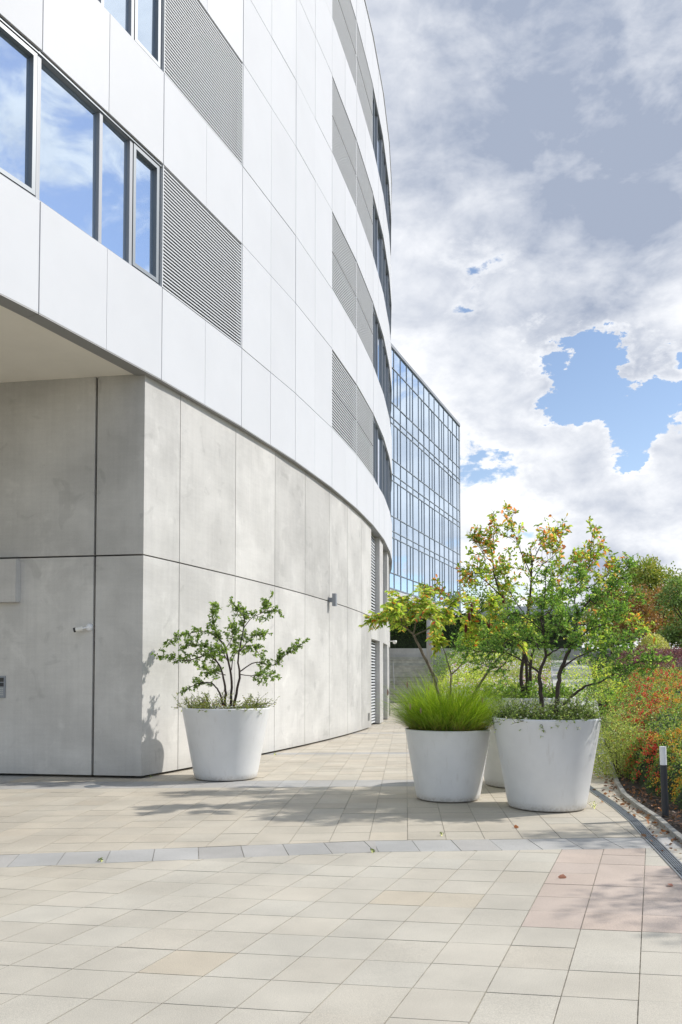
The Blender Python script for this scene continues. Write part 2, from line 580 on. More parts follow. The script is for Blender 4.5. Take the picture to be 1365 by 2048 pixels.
def star_object(name, P, rad, cols, m, parent=None):
    """small octahedral berries or blossoms as one mesh"""
    P = np.asarray(P, float); N = len(P)
    rad = np.broadcast_to(np.asarray(rad, float), (N,))[:, None, None]
    U = np.array([[1, 0, 0], [0, 1, 0], [-1, 0, 0], [0, -1, 0], [0, 0, 1], [0, 0, -1]], float)
    V = (P[:, None] + U[None] * rad).reshape(-1, 3)
    off = np.zeros(3); p = parent
    while p is not None:
        off += np.array(p.matrix_basis.translation); p = p.parent
    V -= off
    F = np.array([[0, 1, 4], [1, 2, 4], [2, 3, 4], [3, 0, 4], [1, 0, 5], [2, 1, 5], [3, 2, 5], [0, 3, 5]])
    FF = (np.arange(N)[:, None, None] * 6 + F[None]).reshape(-1, 3)
    me = bpy.data.meshes.new(name)
    me.vertices.add(len(V)); me.vertices.foreach_set('co', V.astype(np.float32).ravel())
    me.loops.add(FF.size); me.loops.foreach_set('vertex_index', FF.astype(np.int32).ravel())
    me.polygons.add(len(FF)); me.polygons.foreach_set('loop_start', np.arange(0, FF.size, 3, dtype=np.int32))
    me.polygons.foreach_set('loop_total', np.full(len(FF), 3, np.int32))
    me.update(calc_edges=True)
    ca = me.color_attributes.new('Col', 'FLOAT_COLOR', 'CORNER')
    c = np.repeat(np.c_[np.asarray(cols, np.float32), np.ones(N, np.float32)], 24, axis=0)
    ca.data.foreach_set('color', c.ravel())
    me.polygons.foreach_set('use_smooth', np.ones(len(FF), bool))
    me.materials.append(m)
    o = bpy.data.objects.new(name, me)
    COL.objects.link(o)
    o.parent = parent
    return o


# ------------------------------------------------------------------ ground sheet
g = MB()
g.face([(-900, -300, -.035), (900, -300, -.035), (900, 1500, -.035), (-900, 1500, -.035)])
go = g.build('ground', mat('ground_earth', (.10, .10, .06), .95, noise=.4, nscale=.3))
tag(go, kind='structure')


# ------------------------------------------------------------------ paving
def clip(poly, nx, ny, c):
    """keep nx*x+ny*y>=c"""
    out = []
    for i in range(len(poly)):
        a = poly[i]; b = poly[(i + 1) % len(poly)]
        da = nx * a[0] + ny * a[1] - c; db = nx * b[0] + ny * b[1] - c
        if da >= 0: out.append(a)
        if (da >= 0) != (db >= 0):
            t = da / (da - db)
            out.append((a[0] + (b[0] - a[0]) * t, a[1] + (b[1] - a[1]) * t))
    return out


pav = MB()
KX, KY = 0.35, 7.80                     # kink of the dark band
S1, S2 = .187, .062
BW = .53


def tiles(org, e1, e2, L, W, rng1, rng2, regions, colf, gap=.0065, amp=.0009, stag=0.0):
    for i in range(*rng1):
        for j in range(*rng2):
            sj = stag * (j % 2)
            q = []
            for a, b in ((gap / 2, gap / 2), (L - gap / 2, gap / 2), (L - gap / 2, W - gap / 2), (gap / 2, W - gap / 2)):
                s = i * L + a + sj * L; t = j * W + b
                q.append((org[0] + e1[0] * s + e2[0] * t, org[1] + e1[1] * s + e2[1] * t))
            cx = sum(p[0] for p in q) / 4; cy = sum(p[1] for p in q) / 4
            if abs(cx) > .62 * cy + 4.5 or cy < 1.2: continue
            z0 = rnd.gauss(0, amp); ax = rnd.gauss(0, amp * 1.3); ay = rnd.gauss(0, amp * 1.3)
            col = colf(i, j, cx, cy)
            for reg in regions:
                p = q
                for h in reg:
                    p = clip(p, *h)
                    if len(p) < 3: break
                if len(p) < 3: continue
                top = [(x, y, z0 + ax * (x - cx) + ay * (y - cy)) for x, y in p]
                pav.face(top, col)
                # thin visible edge
                for k in range(len(p)):
                    a, b = top[k], top[(k + 1) % len(p)]
                    pav.face([b, a, (a[0], a[1], -.008), (b[0], b[1], -.008)], tuple(c * .75 for c in col))


def vary(c, s=.05, warm=.02):
    f = 1 + rnd.gauss(0, s); w = rnd.gauss(0, warm)
    return (c[0] * f * (1 + w), c[1] * f, c[2] * f * (1 - w))


BEIGE = (.525, .49, .415)
PINK = (.53, .44, .375)
GREYT = (.43, .42, .40)
# near field
d1 = Vector((625 / 1600, 1)).normalized()
d2 = Vector((10980 / 1600, -1)).normalized()
o1 = atz(1042, 1853)


def col1(i, j, x, y):
    c = BEIGE
    if j in (0, 1) and 0 <= i < 60: c = PINK
    if j == 2 and 0 <= i <= 4: c = PINK
    if j < 0 and rnd.random() < .05: c = (.52, .465, .37)
    if j < -9: c = (.505, .465, .385)
    return vary(c, .022, .006)


low = [(S1, -1, S1 * KX - KY), (S2, -1, S2 * KX - KY)]
tiles((o1.x, o1.y), d1, d2, .404, .392, (-22, 14), (-34, 10), [low], col1)
# band
def bandreg(s, side):
    n = math.hypot(s, 1)
    r = [(-s, 1, -s * KX + KY + .004), (s, -1, s * KX - KY - BW * n)]
    r.append((-1, 0, -KX) if side < 0 else (1, 0, KX))
    return r


o2 = atz(816, 1696)
f1 = Vector((.081, 1)).normalized(); f2 = Vector((1, .05)).normalized()
tiles((KX, KY - .1), Vector((-S1, 1)).normalized(), Vector((1, S1)).normalized(), .9, .42, (0, 1), (-30, 2), [bandreg(S1, -1)], lambda i, j, x, y: vary(GREYT, .05, .01))
tiles((KX + .02, KY - .1), Vector((-S2, 1)).normalized(), Vector((1, S2)).normalized(), .9, .405, (0, 1), (-1, 12), [bandreg(S2, 1)], lambda i, j, x, y: vary(GREYT, .05, .01))


def col2(i, j, x, y):
    c = (.515, .468, .385)
    if y < 14 and i in (11, 12) and x < 1.3: c = GREYT
    if j in (-18, -17) : c = GREYT
    if i in (24, 40): c = GREYT
    return vary(c, .028, .008)


up1 = [(-S1, 1, -S1 * KX + KY + BW * math.hypot(S1, 1) + .006), (-1, 0, -KX)]
up2 = [(-S2, 1, -S2 * KX + KY + BW * math.hypot(S2, 1) + .006), (1, 0, KX)]
tiles((o2.x, o2.y), f1, f2, .41, .405, (-8, 118), (-44, 40), [up1, up2], col2)
po = pav.build('pavement', M['tile'])
tag(po, kind='structure')
jb = MB()
jb.face([(-18, -4, -.005), (14, -4, -.005), (14, 60, -.005), (-18, 60, -.005)])
tag(jb.build('paving_bed', M['joint']), kind='structure')

# ------------------------------------------------------------------ main building
RC = 66.0
CX, CY = -63.55, 40.17
K0, KS = 11.59, 2.418


def circ(th, r):
    return Vector((CX + r * math.cos(R(th)), CY - r * math.sin(R(th))))


def ang(u, v=1300, r=RC):
    d = ray(u, v); d = Vector((d.x, d.y)).normalized()
    C = Vector((CX, CY)); b = d.dot(C); q = b * b - C.dot(C) + r * r
    if q < 0: return math.degrees(math.asin((CY - b * d.y) / r))
    p = d * (b - math.sqrt(q)) - C
    return math.degrees(math.atan2(-p.y, p.x))


def J(k): return circ(K0 + KS * k, RC)


def kp(k):
    b = math.floor(k + 1e-9); t = k - b
    if abs(t) < 1e-6: t = 0
    return J(b).lerp(J(b + 1), t)


def kn(k):
    b = math.floor(k + 1e-9)
    d = (J(b + 1) - J(b)).normalized()
    return Vector((-d.y, d.x)) if Vector((-d.y, d.x)).dot(J(b) - Vector((CX, CY))) > 0 else Vector((d.y, -d.x))


corner = atz(283, 1559)
B = empty('office_building', (corner.x, corner.y, 0), 'tall curved white panelled office building on a grey concrete base', 'office building')
ZB = 6.84
SILL = [8.47, 12.31, 16.15, 19.98]
HEAD = [10.66, 14.51, 18.35, 22.19]
ROOF = 23.9
KMIN, KMAX = -9, 9
cl = MB()
rows = [(ZB, SILL[0])] + [(HEAD[i], SILL[i + 1]) for i in range(3)] + [(HEAD[3], ROOF)]


def panel(k0, k1, z0, z1):
    a = kp(k0); bb = J(math.floor(k0) + 1) if abs(k1 - math.floor(k0) - 1) < 1e-6 else kp(k1)
    n = kn(k0); d = (bb - a).normalized()
    g0 = .011 if abs(k0 - round(k0)) < 1e-6 else .0035
    g1 = .011 if abs(k1 - round(k1)) < 1e-6 else .0035
    t = 1 + rnd.gauss(0, .014); o_ = rnd.uniform(-.0025, .0025)
    cl.slab(a + d * g0, bb - d * g1, z0 + .008, z1 - .008, n, -.05, o_, (t, t, t * 1.004))


for k in range(KMIN, KMAX):
    for z0, z1 in rows:
        panel(k, k + .5, z0, z1); panel(k + .5, k + 1, z0, z1)
    if k in (2, 3):
        for i in range(4):
            panel(k, k + .5, SILL[i], HEAD[i]); panel(k + .5, k + 1, SILL[i], HEAD[i])
cl.build('cladding', M['white'], B)
bk = MB()
for k in range(KMIN, KMAX):
    n = kn(k)
    bk.slab(J(k), J(k + 1), ZB + .02, ROOF - .05, n, -.5, -.26)
    for z0, z1 in rows:
        bk.slab(J(k), J(k + 1), z0 + .02, z1 - .02, n, -.2, -.062)
    if k in (2, 3): bk.slab(J(k), J(k + 1), ZB + .03, ROOF - .06, n, -.21, -.064)
bk.build('backing_wall', M['dark'], B)
# coping and roof
cp = MB()
for k in range(KMIN, KMAX):
    cp.slab(J(k), J(k + 1), ROOF, ROOF + .06, kn(k), -.4, .03)
cp.build('roof_coping', M['white'], B)
rf = MB()
arc = [J(k) for k in range(KMIN, KMAX + 1)]
arc_in = [p + (Vector((CX, CY)) - p).normalized() * .3 for p in arc]
back = [Vector((-40, arc_in[-1].y)), Vector((-40, arc_in[0].y))]
pl = [(p.x, p.y) for p in arc_in + back]
rf.hexa([(x, y, ROOF - .35) for x, y in pl], [(x, y, ROOF - .1) for x, y in pl])
rf.build('roof', M['trim'], B)


# louvres
def louvre(k, z0, z1):
    m = MB()
    a, b_ = J(k), J(k + 1); n = kn(k); d = (b_ - a).normalized()
    a = a + d * .015; b_ = b_ - d * .015
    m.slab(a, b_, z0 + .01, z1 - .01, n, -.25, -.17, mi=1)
    nS = int((z1 - z0) / (.0625 if k > 2 else .082)); fh = 0 if k > 2 else .009
    for i in range(nS):
        z = z0 + .02 + i * (z1 - z0 - .03) / nS
        P = lambda p, o, zz: (p.x + n.x * o, p.y + n.y * o, zz)
        m.hexa([P(a, -.012, z), P(b_, -.012, z), P(b_, -.045, z + .016), P(a, -.045, z + .016)],
               [P(a, -.012, z + .024 + fh), P(b_, -.012, z + .024 + fh), P(b_, -.045, z + .026 + fh), P(a, -.045, z + .026 + fh)])
    if k < 2:
        zm = (z0 + z1) / 2
        m.slab(a, b_, zm - .02, zm + .005, n, -.1, -.008, mi=1)
    m.slab(a - d * .012, a + d * .012, z0 + .01, z1 - .01, n, -.12, -.006, mi=0)
    m.slab(b_ - d * .012, b_ + d * .012, z0 + .01, z1 - .01, n, -.12, -.006, mi=0)
    m.build('louvre', [M['louvre'], M['louvreback']], B)


for i in range(4):
    for k in (0, 1, 4):
        if k == 4 and i > 1 and False: continue
        louvre(k, SILL[i], HEAD[i])


def window(k0, k1, z0, z1, op=False):
    a = kp(k0); n = kn(k0)
    b_ = J(math.floor(k0) + 1) if abs(k1 - math.floor(k0) - 1) < 1e-6 else kp(k1)
    d = (b_ - a).normalized()
    m = MB()
    w = .035
    o1_, o0_ = -.055, -.14
    def rect(a, b_, z0, z1, w, o0, o1, mi=0):
        m.slab(a, b_, z0, z0 + w, n, o0, o1, mi=mi); m.slab(a, b_, z1 - w, z1, n, o0, o1, mi=mi)
        m.slab(a, a + d * w, z0 + w, z1 - w, n, o0, o1, mi=mi); m.slab(b_ - d * w, b_, z0 + w, z1 - w, n, o0, o1, mi=mi)
    rect(a, b_, z0 + .01, z1 - .01, w, o0_, o1_, 1)
    m.slab(a, b_, z1 - .045, z1 - .012, n, -.05, -.03, mi=0)
    aa, bb, zz0, zz1 = a + d * w, b_ - d * w, z0 + w + .01, z1 - w - .01
    if op:
        aa2, bb2 = aa + d * .014, bb - d * .014
        rect(aa2, bb2, zz0 + .014, zz1 - .014, .065, -.135, -.045, 0)
        aa, bb, zz0, zz1 = aa2 + d * .065, bb2 - d * .065, zz0 + .079, zz1 - .079
    f = m.build('window', [M['frame'], M['framelight']], B)
    p = MB()
    P = lambda q, o, z: (q.x + n.x * o, q.y + n.y * o, z)
    j1, j2 = rnd.gauss(0, .004), rnd.gauss(0, .004)
    p.face([P(aa, -.118, zz0), P(bb, -.118 + j1, zz0), P(bb, -.118 + j1 + j2, zz1), P(aa, -.118 + j2, zz1)])
    p.build('pane', M['pane'], f)


for i in range(4):
    z0, z1 = SILL[i], HEAD[i]
    for k in (5, 6, 7):
        if i > 1: continue
        if k == 5:
            bs = [(5, 5.28, True), (5.28, 5.54, False), (5.54, 6, False)]
        elif k == 6:
            bs = [(6, 6.3, True), (6.3, 6.56, False), (6.56, 7, False)]
        else:
            bs = [(7, 7.3, True), (7.3, 8, False)]
        for a_, b_, op in bs: window(a_, b_, z0, z1, op)
    for k in (-1, -2, -3, -4):
        for a_, b_, op in [(k + .72, k + 1, True), (k + .46, k + .72, False), (k, k + .46, False)]:
            window(a_, b_, z0, z1, op)
# plain dark glazed strips where windows are out of sight
# soffit strip and ceiling
st = MB()
for k in range(KMIN, KMAX):
    a, b_ = J(k), J(k + 1); d = (b_ - a).normalized()
    st.slab(a + d * .006, b_ - d * .006, ZB - .012, ZB + .018, kn(k), -.26, -.004)
st.build('soffit_trim', M['trim'], B)
ce = MB()
ca_ = [circ(K0 + KS * k, RC - .27) for k in range(KMIN, KMAX + 1)]
pl = [(p.x, p.y) for p in ca_] + [(-40, ca_[-1].y), (-40, ca_[0].y)]
ce.hexa([(x, y, ZB + .012) for x, y in pl], [(x, y, ZB + .05) for x, y in pl])
ce.build('ceiling', M['ceiling'], B)

# curved concrete base
RB = RC - .11
cw = MB()
th_c = ang(283, 1559, RB)
ths = [th_c] + [ang(u, vv, RB) for u, vv in ((356, 1546), (469, 1524), (549, 1507), (610, 1492), (659, 1482), (696, 1473), (724, 1464), (743.3, 1455))]
corner2 = circ(th_c, RB)
ZJ = 3.76


def cpanel(mb, ta, tb, z0, z1, r0, r1, tone, g0=.011, g1=.011, bl=.0):
    """concrete panel along the arc from angle ta (left) to tb with a slightly eased edge"""
    n = max(1, int(abs(ta - tb) / .9))
    ga = math.degrees(g0 / RB); gb = math.degrees(g1 / RB)
    ta, tb = ta - ga, tb + gb
    for i in range(n):
        x, y = ta + (tb - ta) * i / n, ta + (tb - ta) * (i + 1) / n
        a0, b0, a1, b1 = circ(x, r0), circ(y, r0), circ(x, r1), circ(y, r1)
        mb.hexa([(a0.x, a0.y, z0), (b0.x, b0.y, z0), (b1.x, b1.y, z0), (a1.x, a1.y, z0)][::-1],
                [(a0.x, a0.y, z1), (b0.x, b0.y, z1), (b1.x, b1.y, z1), (a1.x, a1.y, z1)][::-1], tone)


for i in range(len(ths) - 1):
    for z0, z1 in ((.045, ZJ - .012), (ZJ + .012, ZB - .012)):
        t = 1 + rnd.gauss(0, .05)
        cpanel(cw, ths[i], ths[i + 1], z0, z1, RB - .24, RB, (t * 1.0, t, t * .99), g0=0 if i == 0 else .009, g1=.009 if i < len(ths) - 2 else 0)
# openings with piers beyond
OT = [(ang(743.3, 1455, RB), ang(760.4, 1450, RB))]
per = OT[0][0] - ang(767, 1442, RB)
for j in range(1, 6):
    OT.append((OT[0][0] - per * j, OT[0][1] - per * j))
for j, (ta, tb) in enumerate(OT):
    tn = OT[j + 1][0] if j < 5 else tb - 1.5
    t = 1 + rnd.gauss(0, .03)
    cpanel(cw, tb, tn, .03, ZB - .012, RB - .5, RB, (t, t, t), 0, 0)
    cpanel(cw, ta, tb, 3.02, ZJ + .15, RB - .4, RB - .003, (t, t, t), 0, 0)
cw.build('concrete_wall', M['concrete'], B)
cwb = MB()
cpanel(cwb, ths[0] - .05, OT[5][1] - 1, 0, ZB, RB - .8, RB - .27, (1, 1, 1))
cwb.build('joint_backing', M['dark'], B)


def arc_louvre(ta, tb, z0, z1):
    m = MB()
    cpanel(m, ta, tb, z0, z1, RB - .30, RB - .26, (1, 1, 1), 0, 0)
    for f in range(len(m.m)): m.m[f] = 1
    n = int((z1 - z0) / .105)
    for i in range(n):
        z = z0 + .02 + i * (z1 - z0) / n
        a0, b0 = circ(ta, RB - .25), circ(tb, RB - .25); a1, b1 = circ(ta, RB - .17), circ(tb, RB - .17)
        m.hexa([(a0.x, a0.y, z + .045), (b0.x, b0.y, z + .045), (b1.x, b1.y, z), (a1.x, a1.y, z)][::-1],
               [(a0.x, a0.y, z + .055), (b0.x, b0.y, z + .055), (b1.x, b1.y, z + .05), (a1.x, a1.y, z + .05)][::-1])
    m.build('ground_floor_louvre', [M['louvre'], M['louvreback']], B)


for ta, tb in OT[:4]:
    arc_louvre(ta, tb, .06, 3.0)
    arc_louvre(ta, tb, ZJ + .16, ZB - .02)

# shaded side wall
pL = atz(0, 767, ZB)
c2 = Vector((corner2.x, corner2.y))
dl = (Vector((pL.x, pL.y)) - c2).normalized()
nl = Vector((dl.y, -dl.x))
if nl.y > 0: nl = -nl
sw = MB()


def s_at(u, v=1300):
    d = ray(u, v); d = Vector((d.x, d.y))
    # c2 + dl*s = d*t
    det = dl.x * (-d.y) + d.x * dl.y
    return ((-c2.x) * (-d.y) + d.x * (-c2.y)) / det


sj = s_at(188, 1300)
# mitred corner panel
def spanel(s0, s1, z0, z1, tone, th_=.25, mitre=False):
    a = c2 + dl * s0; b = c2 + dl * s1
    if mitre:
        inn = circ(th_c - .1, RB - .24)
        a_in = Vector((inn.x, inn.y))
    else:
        a_in = a - nl * th_
    b_in = b - nl * th_
    sw.hexa([(a.x, a.y, z0), (a_in.x, a_in.y, z0), (b_in.x, b_in.y, z0), (b.x, b.y, z0)],
            [(a.x, a.y, z1), (a_in.x, a_in.y, z1), (b_in.x, b_in.y, z1), (b.x, b.y, z1)], tone)


for s0, s1 in ((.003, sj - .022), (sj + .022, sj + 3.3), (sj + 3.33, sj + 6.6), (sj + 6.63, sj + 9.9)):
    for z0, z1 in ((.045, ZJ - .014), (ZJ + .014, ZB + .01)):
        t = 1 + rnd.gauss(0, .04)
        spanel(s0, s1, z0, z1, (t, t, t * .99))
sw.build('side_wall', M['concrete2'], B)
sb = MB()
a = c2 + dl * .05 - nl * .24; b_ = c2 + dl * 14 - nl * .24
sb.slab(a, b_, 0, ZB, nl, -.3, -.03)
sb.build('side_wall_backing', M['dark'], B)
# concrete box on the side wall at the left border
bx = MB()
s0, s1 = s_at(42, 1150), s_at(42, 1150) + 1.6
bx.slab(c2 + dl * s0, c2 + dl * s1, 2.98, 3.72, nl, .004, .16)
bxo = bx.build('wall_box', M['concrete2'], B)
# small access plate low on the curved wall
ap = MB()
ta, tb = ang(736.8, 1445, RB), ang(739.6, 1445, RB)
cpanel(ap, ta, tb, .28, .52, RB + .001, RB + .012, (1, 1, 1), 0, 0)
ap.build('access_plate', M['steel'], B)

# ------------------------------------------------------------------ glass building
GK = Vector((11.15, 74.5))
gd = Vector((-.419, -1)).normalized()
gn = Vector((-gd.y, gd.x))
if gn.x < 0: gn = -gn
G = empty('glass_building', (GK.x, GK.y, 7.6), 'tall blue glass curtain wall building reflecting clouds, beyond the white one', 'glass building')
BAY = 1.497
x0 = 1.0
NB = 18
GL = x0 + NB * BAY
lv = []
for ft in (23.98, 19.9, 15.79, 11.69):
    lv.append(ft)
gm = MB()
pts = [0.0] + [x0 + i * BAY for i in range(NB + 1)]
for s in pts[1:]:
    a = GK + gd * (s - .022); b_ = GK + gd * (s + .022)
    gm.slab(a, b_, 7.9, 25.33, gn, -.03, .022)
gm.slab(GK, GK + gd * .05, 7.9, 25.33, gn, 0, .05)
hz = [25.33, 23.98, 9.13, 8.0]
for ft in lv:
    hz += [ft, ft - 2.58, ft - 3.65]
for z in sorted(set(hz)):
    gm.slab(GK, GK + gd * GL, z - .03, z + .02, gn, -.03, .026)
for i in range(0, NB, 2):
    s = x0 + (i + 1) * BAY + BAY * .45
    for ft in lv:
        gm.slab(GK + gd * (s - .03), GK + gd * (s + .03), ft - 2.58, ft, gn, -.03, .018)
gm.build('mullion_frame', M['frame2'], G)
gb = MB()
gbk = -18
gb.slab(GK + gd * .06, GK + gd * GL, 7.65, 25.3, gn, gbk, -.12)
gb.build('core_wall', mat('glass_tower_core', (.10, .12, .15), .5), G)
gr = MB()
gr.slab(GK - gd * .02, GK + gd * GL, 25.35, 25.58, gn, gbk, .08)
gr.build('roof', M['framelight'], G)
gs = MB()
gs.slab(GK - gd * .02, GK + gd * GL, 7.3, 7.9, gn, gbk, .10)
gs.build('base_slab', M['white'], G)
for i in range(len(pts) - 1):
    s0, s1 = pts[i], pts[i + 1]
    if i > 16: continue
    allr = [(25.33, 23.98, 0)] + [(ft, ft - 4.1, 1) for ft in lv[:3]] + [(11.69, 9.13, 2), (9.13, 8.0, 0)]
    for ztop, zbot, typ in allr:
        m = MB()
        if typ == 1: rr = [(ztop, ztop - 2.58), (ztop - 2.58, ztop - 3.65), (ztop - 3.65, zbot)]
        else: rr = [(ztop, zbot)]
        for zt, zb in rr:
            j1, j2 = rnd.gauss(0, .0022), rnd.gauss(0, .003)
            a = GK + gd * (s0 + .02); b_ = GK + gd * (s1 - .02)
            P = lambda q, o, z: (q.x + gn.x * o, q.y + gn.y * o, z)
            m.face([P(a, -.02 - j1, zb), P(b_, -.02 + j1, zb), P(b_, -.02 + j1 + j2, zt), P(a, -.02 - j1 + j2, zt)])
        m.build('window', M['pane2'], G)

# ------------------------------------------------------------------ planted terrain
curb_px = [(1420, 1740), (1365, 1690), (1336, 1666), (1309, 1641), (1282, 1623), (1260, 1606.5), (1244, 1593), (1230, 1569), (1220, 1534), (1207, 1502), (1197.5, 1475)]
cpt = [Vector((3.15, -3)), Vector((3.2, 5.0))] + [atz(u, v).to_2d() for u, v in curb_px[1:]] + [Vector((9.2, 29)), Vector((12.5, 40)), Vector((15.5, 50))]


def curb_x(y):
    for a, b in zip(cpt, cpt[1:]):
        if a.y <= y <= b.y: return a.x + (b.x - a.x) * (y - a.y) / max(1e-6, b.y - a.y)
    return cpt[-1].x + (y - cpt[-1].y) * .25 if y > cpt[-1].y else cpt[0].x


def sstep(x, a, b):
    t = min(1, max(0, (x - a) / (b - a))); return t * t * (3 - 2 * t)


def bed_h(off, y):
    return .035 + .03 * min(off, 12) * sstep(off, 0, 3) + .075 * max(0, min(y, 62) - 13) * sstep(off, 0, 1.6)


bd = MB()
ys = [-3 + i * .6 for i in range(48)] + [26 + i * 1.5 for i in range(26)]
offs = [0, .12, .3, .6, 1, 1.6, 2.5, 4, 6, 9, 14, 22, 40, 70]
for i in range(len(ys) - 1):
    for j in range(len(offs) - 1):
        q = []
        for yy, oo in ((ys[i], offs[j]), (ys[i], offs[j + 1]), (ys[i + 1], offs[j + 1]), (ys[i + 1], offs[j])):
            q.append((curb_x(yy) + .05 + oo, yy, bed_h(oo, yy)))
        bd.face(q)
tag(bd.build('planting_bed_soil', M['soil'], smoothed=True), kind='structure')


def path_x(y): return .128 * y - .3


def mid_h(x, y):
    """terrain between the corridor to the steps and the ramp"""
    return -.03 + (.075 * max(0, min(y, 62) - 20)) * sstep(x - path_x(y), 0, .8)


tr = MB()
ys = [19 + i for i in range(43)]
for i in range(len(ys) - 1):
    fr = [-.1, 0, .03, .08, .2, .4, .6, .8, 1.0]
    for j in range(len(fr) - 1):
        q = []
        for yy, ff in ((ys[i], fr[j]), (ys[i], fr[j + 1]), (ys[i + 1], fr[j + 1]), (ys[i + 1], fr[j])):
            w = .262 * yy - path_x(yy)
            x = path_x(yy) + w * ff
            q.append((x, yy, mid_h(x, yy)))
        tr.face(q)
tag(tr.build('sloping_bed', mat('bed_earth', (.07, .06, .03), .95, noise=.5, nscale=4), smoothed=True), kind='structure')
rp = MB()
ys = [17.5, 20] + [22 + 2 * i for i in range(20)]
for i in range(len(ys) - 1):
    q = []
    for yy, sx in ((ys[i], 0), (ys[i], 1), (ys[i + 1], 1), (ys[i + 1], 0)):
        x = .262 * yy if sx == 0 else curb_x(yy) + .1
        q.append((x, yy, .012 + .075 * max(0, yy - 20)))
    rp.face(q, vary((1, 1, 1), .08))
tag(rp.build('ramp_path', M['stair']), kind='structure')
# plateau behind the retaining wall
pt = MB()
pt.face([(-6, 62.5, 3.75), (90, 62.5, 3.75), (160, 260, 6.5), (-60, 260, 6.5)])
tag(pt.build('upper_lawn', mat('upper_lawn_green', (.07, .09, .03), .95, noise=.4, nscale=1)), kind='structure')

# kerb
kb = MB()
prev = None
seg = []
for a, b in zip(cpt[1:], cpt[2:]):
    n = max(1, int((b - a).length / .5))
    for i in range(n): seg.append(a.lerp(b, i / n))
for a, b in zip(seg, seg[1:]):
    d = (b - a).normalized(); n = Vector((d.y, -d.x))
    kb.slab(a + d * .003, b - d * .003, -.02, .055 + .075 * max(0, a.y - 20) * .0, n, 0, .065, vary((1, 1, 1), .06))
tag(kb.build('kerb', mat('kerb_stone_attr', (.36, .35, .32), .85, noise=.3, nscale=9, bump=.3, attr=True)), kind='structure')
# drain channel with grating
dpx = [(1160, 1557), (1180, 1571), (1212, 1593), (1247, 1617), (1282, 1645), (1306, 1671), (1330, 1694), (1365, 1729)]
dp = [atz(u, v).to_2d() for u, v in dpx]
dp = [dp[0] + (dp[0] - dp[1]) * 2.0] + dp + [dp[-1] + (dp[-1] - dp[-2]) * 3]
DR = empty('drain_channel', (dp[4].x, dp[4].y, 0), 'dark slotted drainage channel curving past the tall planter to the kerb', 'drain')
fr_, sl = MB(), MB()
for a, b in zip(dp, dp[1:]):
    d = (b - a).normalized(); n = Vector((d.y, -d.x))
    fr_.slab(a, b, -.01, .0085, n, -.004, .012); fr_.slab(a, b, -.01, .0085, n, .112, .126)
    sl.slab(a, b, -.012, .0045, n, .013, .111, mi=1)
    for q in (.030, .050, .070, .090):
        sl.slab(a, b, .0046, .008, n, q - .005, q + .005)
    L_ = (b - a).length
    for i in range(int(L_ / .1)):
        p = a + d * (i * .1 + .04)
        sl.slab(p, p + d * .01, .0046, .0076, n, .014, .110)
fr_.build('channel_frame', M['steel'], DR)
sl.build('grate', [M['frame'], M['dark']], DR)

# ------------------------------------------------------------------ planters
def planter(u0, u1, vb, ru0, ru1, vr, label, group=None, soil_drop=.05):
    c = atz((u0 + u1) / 2, vb)
    rb = (u1 - u0) / 2 * c.y / FPX
    rt = (ru1 - ru0) / 2 * c.y / FPX
    h = aty((ru0 + ru1) / 2, vr, c.y).z
    T = empty('planter', (c.x, c.y, 0), label, 'planter', 'white round planters on the paving')
    m = MB()
    f = lambda z: rb + (rt - rb) * z / h
    prof = [(rb - .10, .018), (rb - .015, .014), (rb, .028)] + [(f(z * h), z * h) for z in (.1, .3, .5, .7, .9, .975)] + \
           [(rt - .003, h - .008), (rt - .012, h), (rt - .035, h), (rt - .045, h - .008), (rt - .055, h - .03), (f(h - .2) - .05, h - .2)]
    m.lathe(prof, (c.x, c.y, 0), 96)
    m.build('pot', M['pot'], T, True)
    s = MB()
    zs = h - soil_drop
    n = 40
    s.face([(c.x + (f(zs) - .045) * math.cos(2 * math.pi * k / n), c.y + (f(zs) - .045) * math.sin(2 * math.pi * k / n), zs) for k in range(n)])
    s.build('soil', M['soil'], T)
    return c, rb, rt, h


P1 = planter(391, 513.5, 1556, 367, 542, 1414.7, 'white round planter standing alone beside the concrete wall')
P2 = planter(834.5, 958.6, 1597.5, 811, 981, 1457, 'white round planter with bright green grass')
P3 = planter(1019, 1169, 1614, 991, 1203, 1434.5, 'white round planter nearest the kerb with white flowering shrub')
P4 = planter(972, 1122, 1570, 945, 1150, 1394, 'tallest white planter half hidden behind the two in front')


# ------------------------------------------------------------------ trees
def limb_pts(px, yc):
    """px: list of (u, v, dy)"""
    return [aty(u, v, yc + dy) for u, v, dy in px]


def smooth_line(pts, n=5):
    out = []
    P = [pts[0] * 2 - pts[1]] + pts + [pts[-1] * 2 - pts[-2]]
    for i in range(1, len(P) - 2):
        for k in range(n):
            t = k / n
            a, b, c, d = P[i - 1], P[i], P[i + 1], P[i + 2]
            out.append(.5 * ((2 * b) + (c - a) * t + (2 * a - 5 * b + 4 * c - d) * t * t + (3 * b - a - 3 * c + d) * t ** 3))
    out.append(pts[-1])
    return out


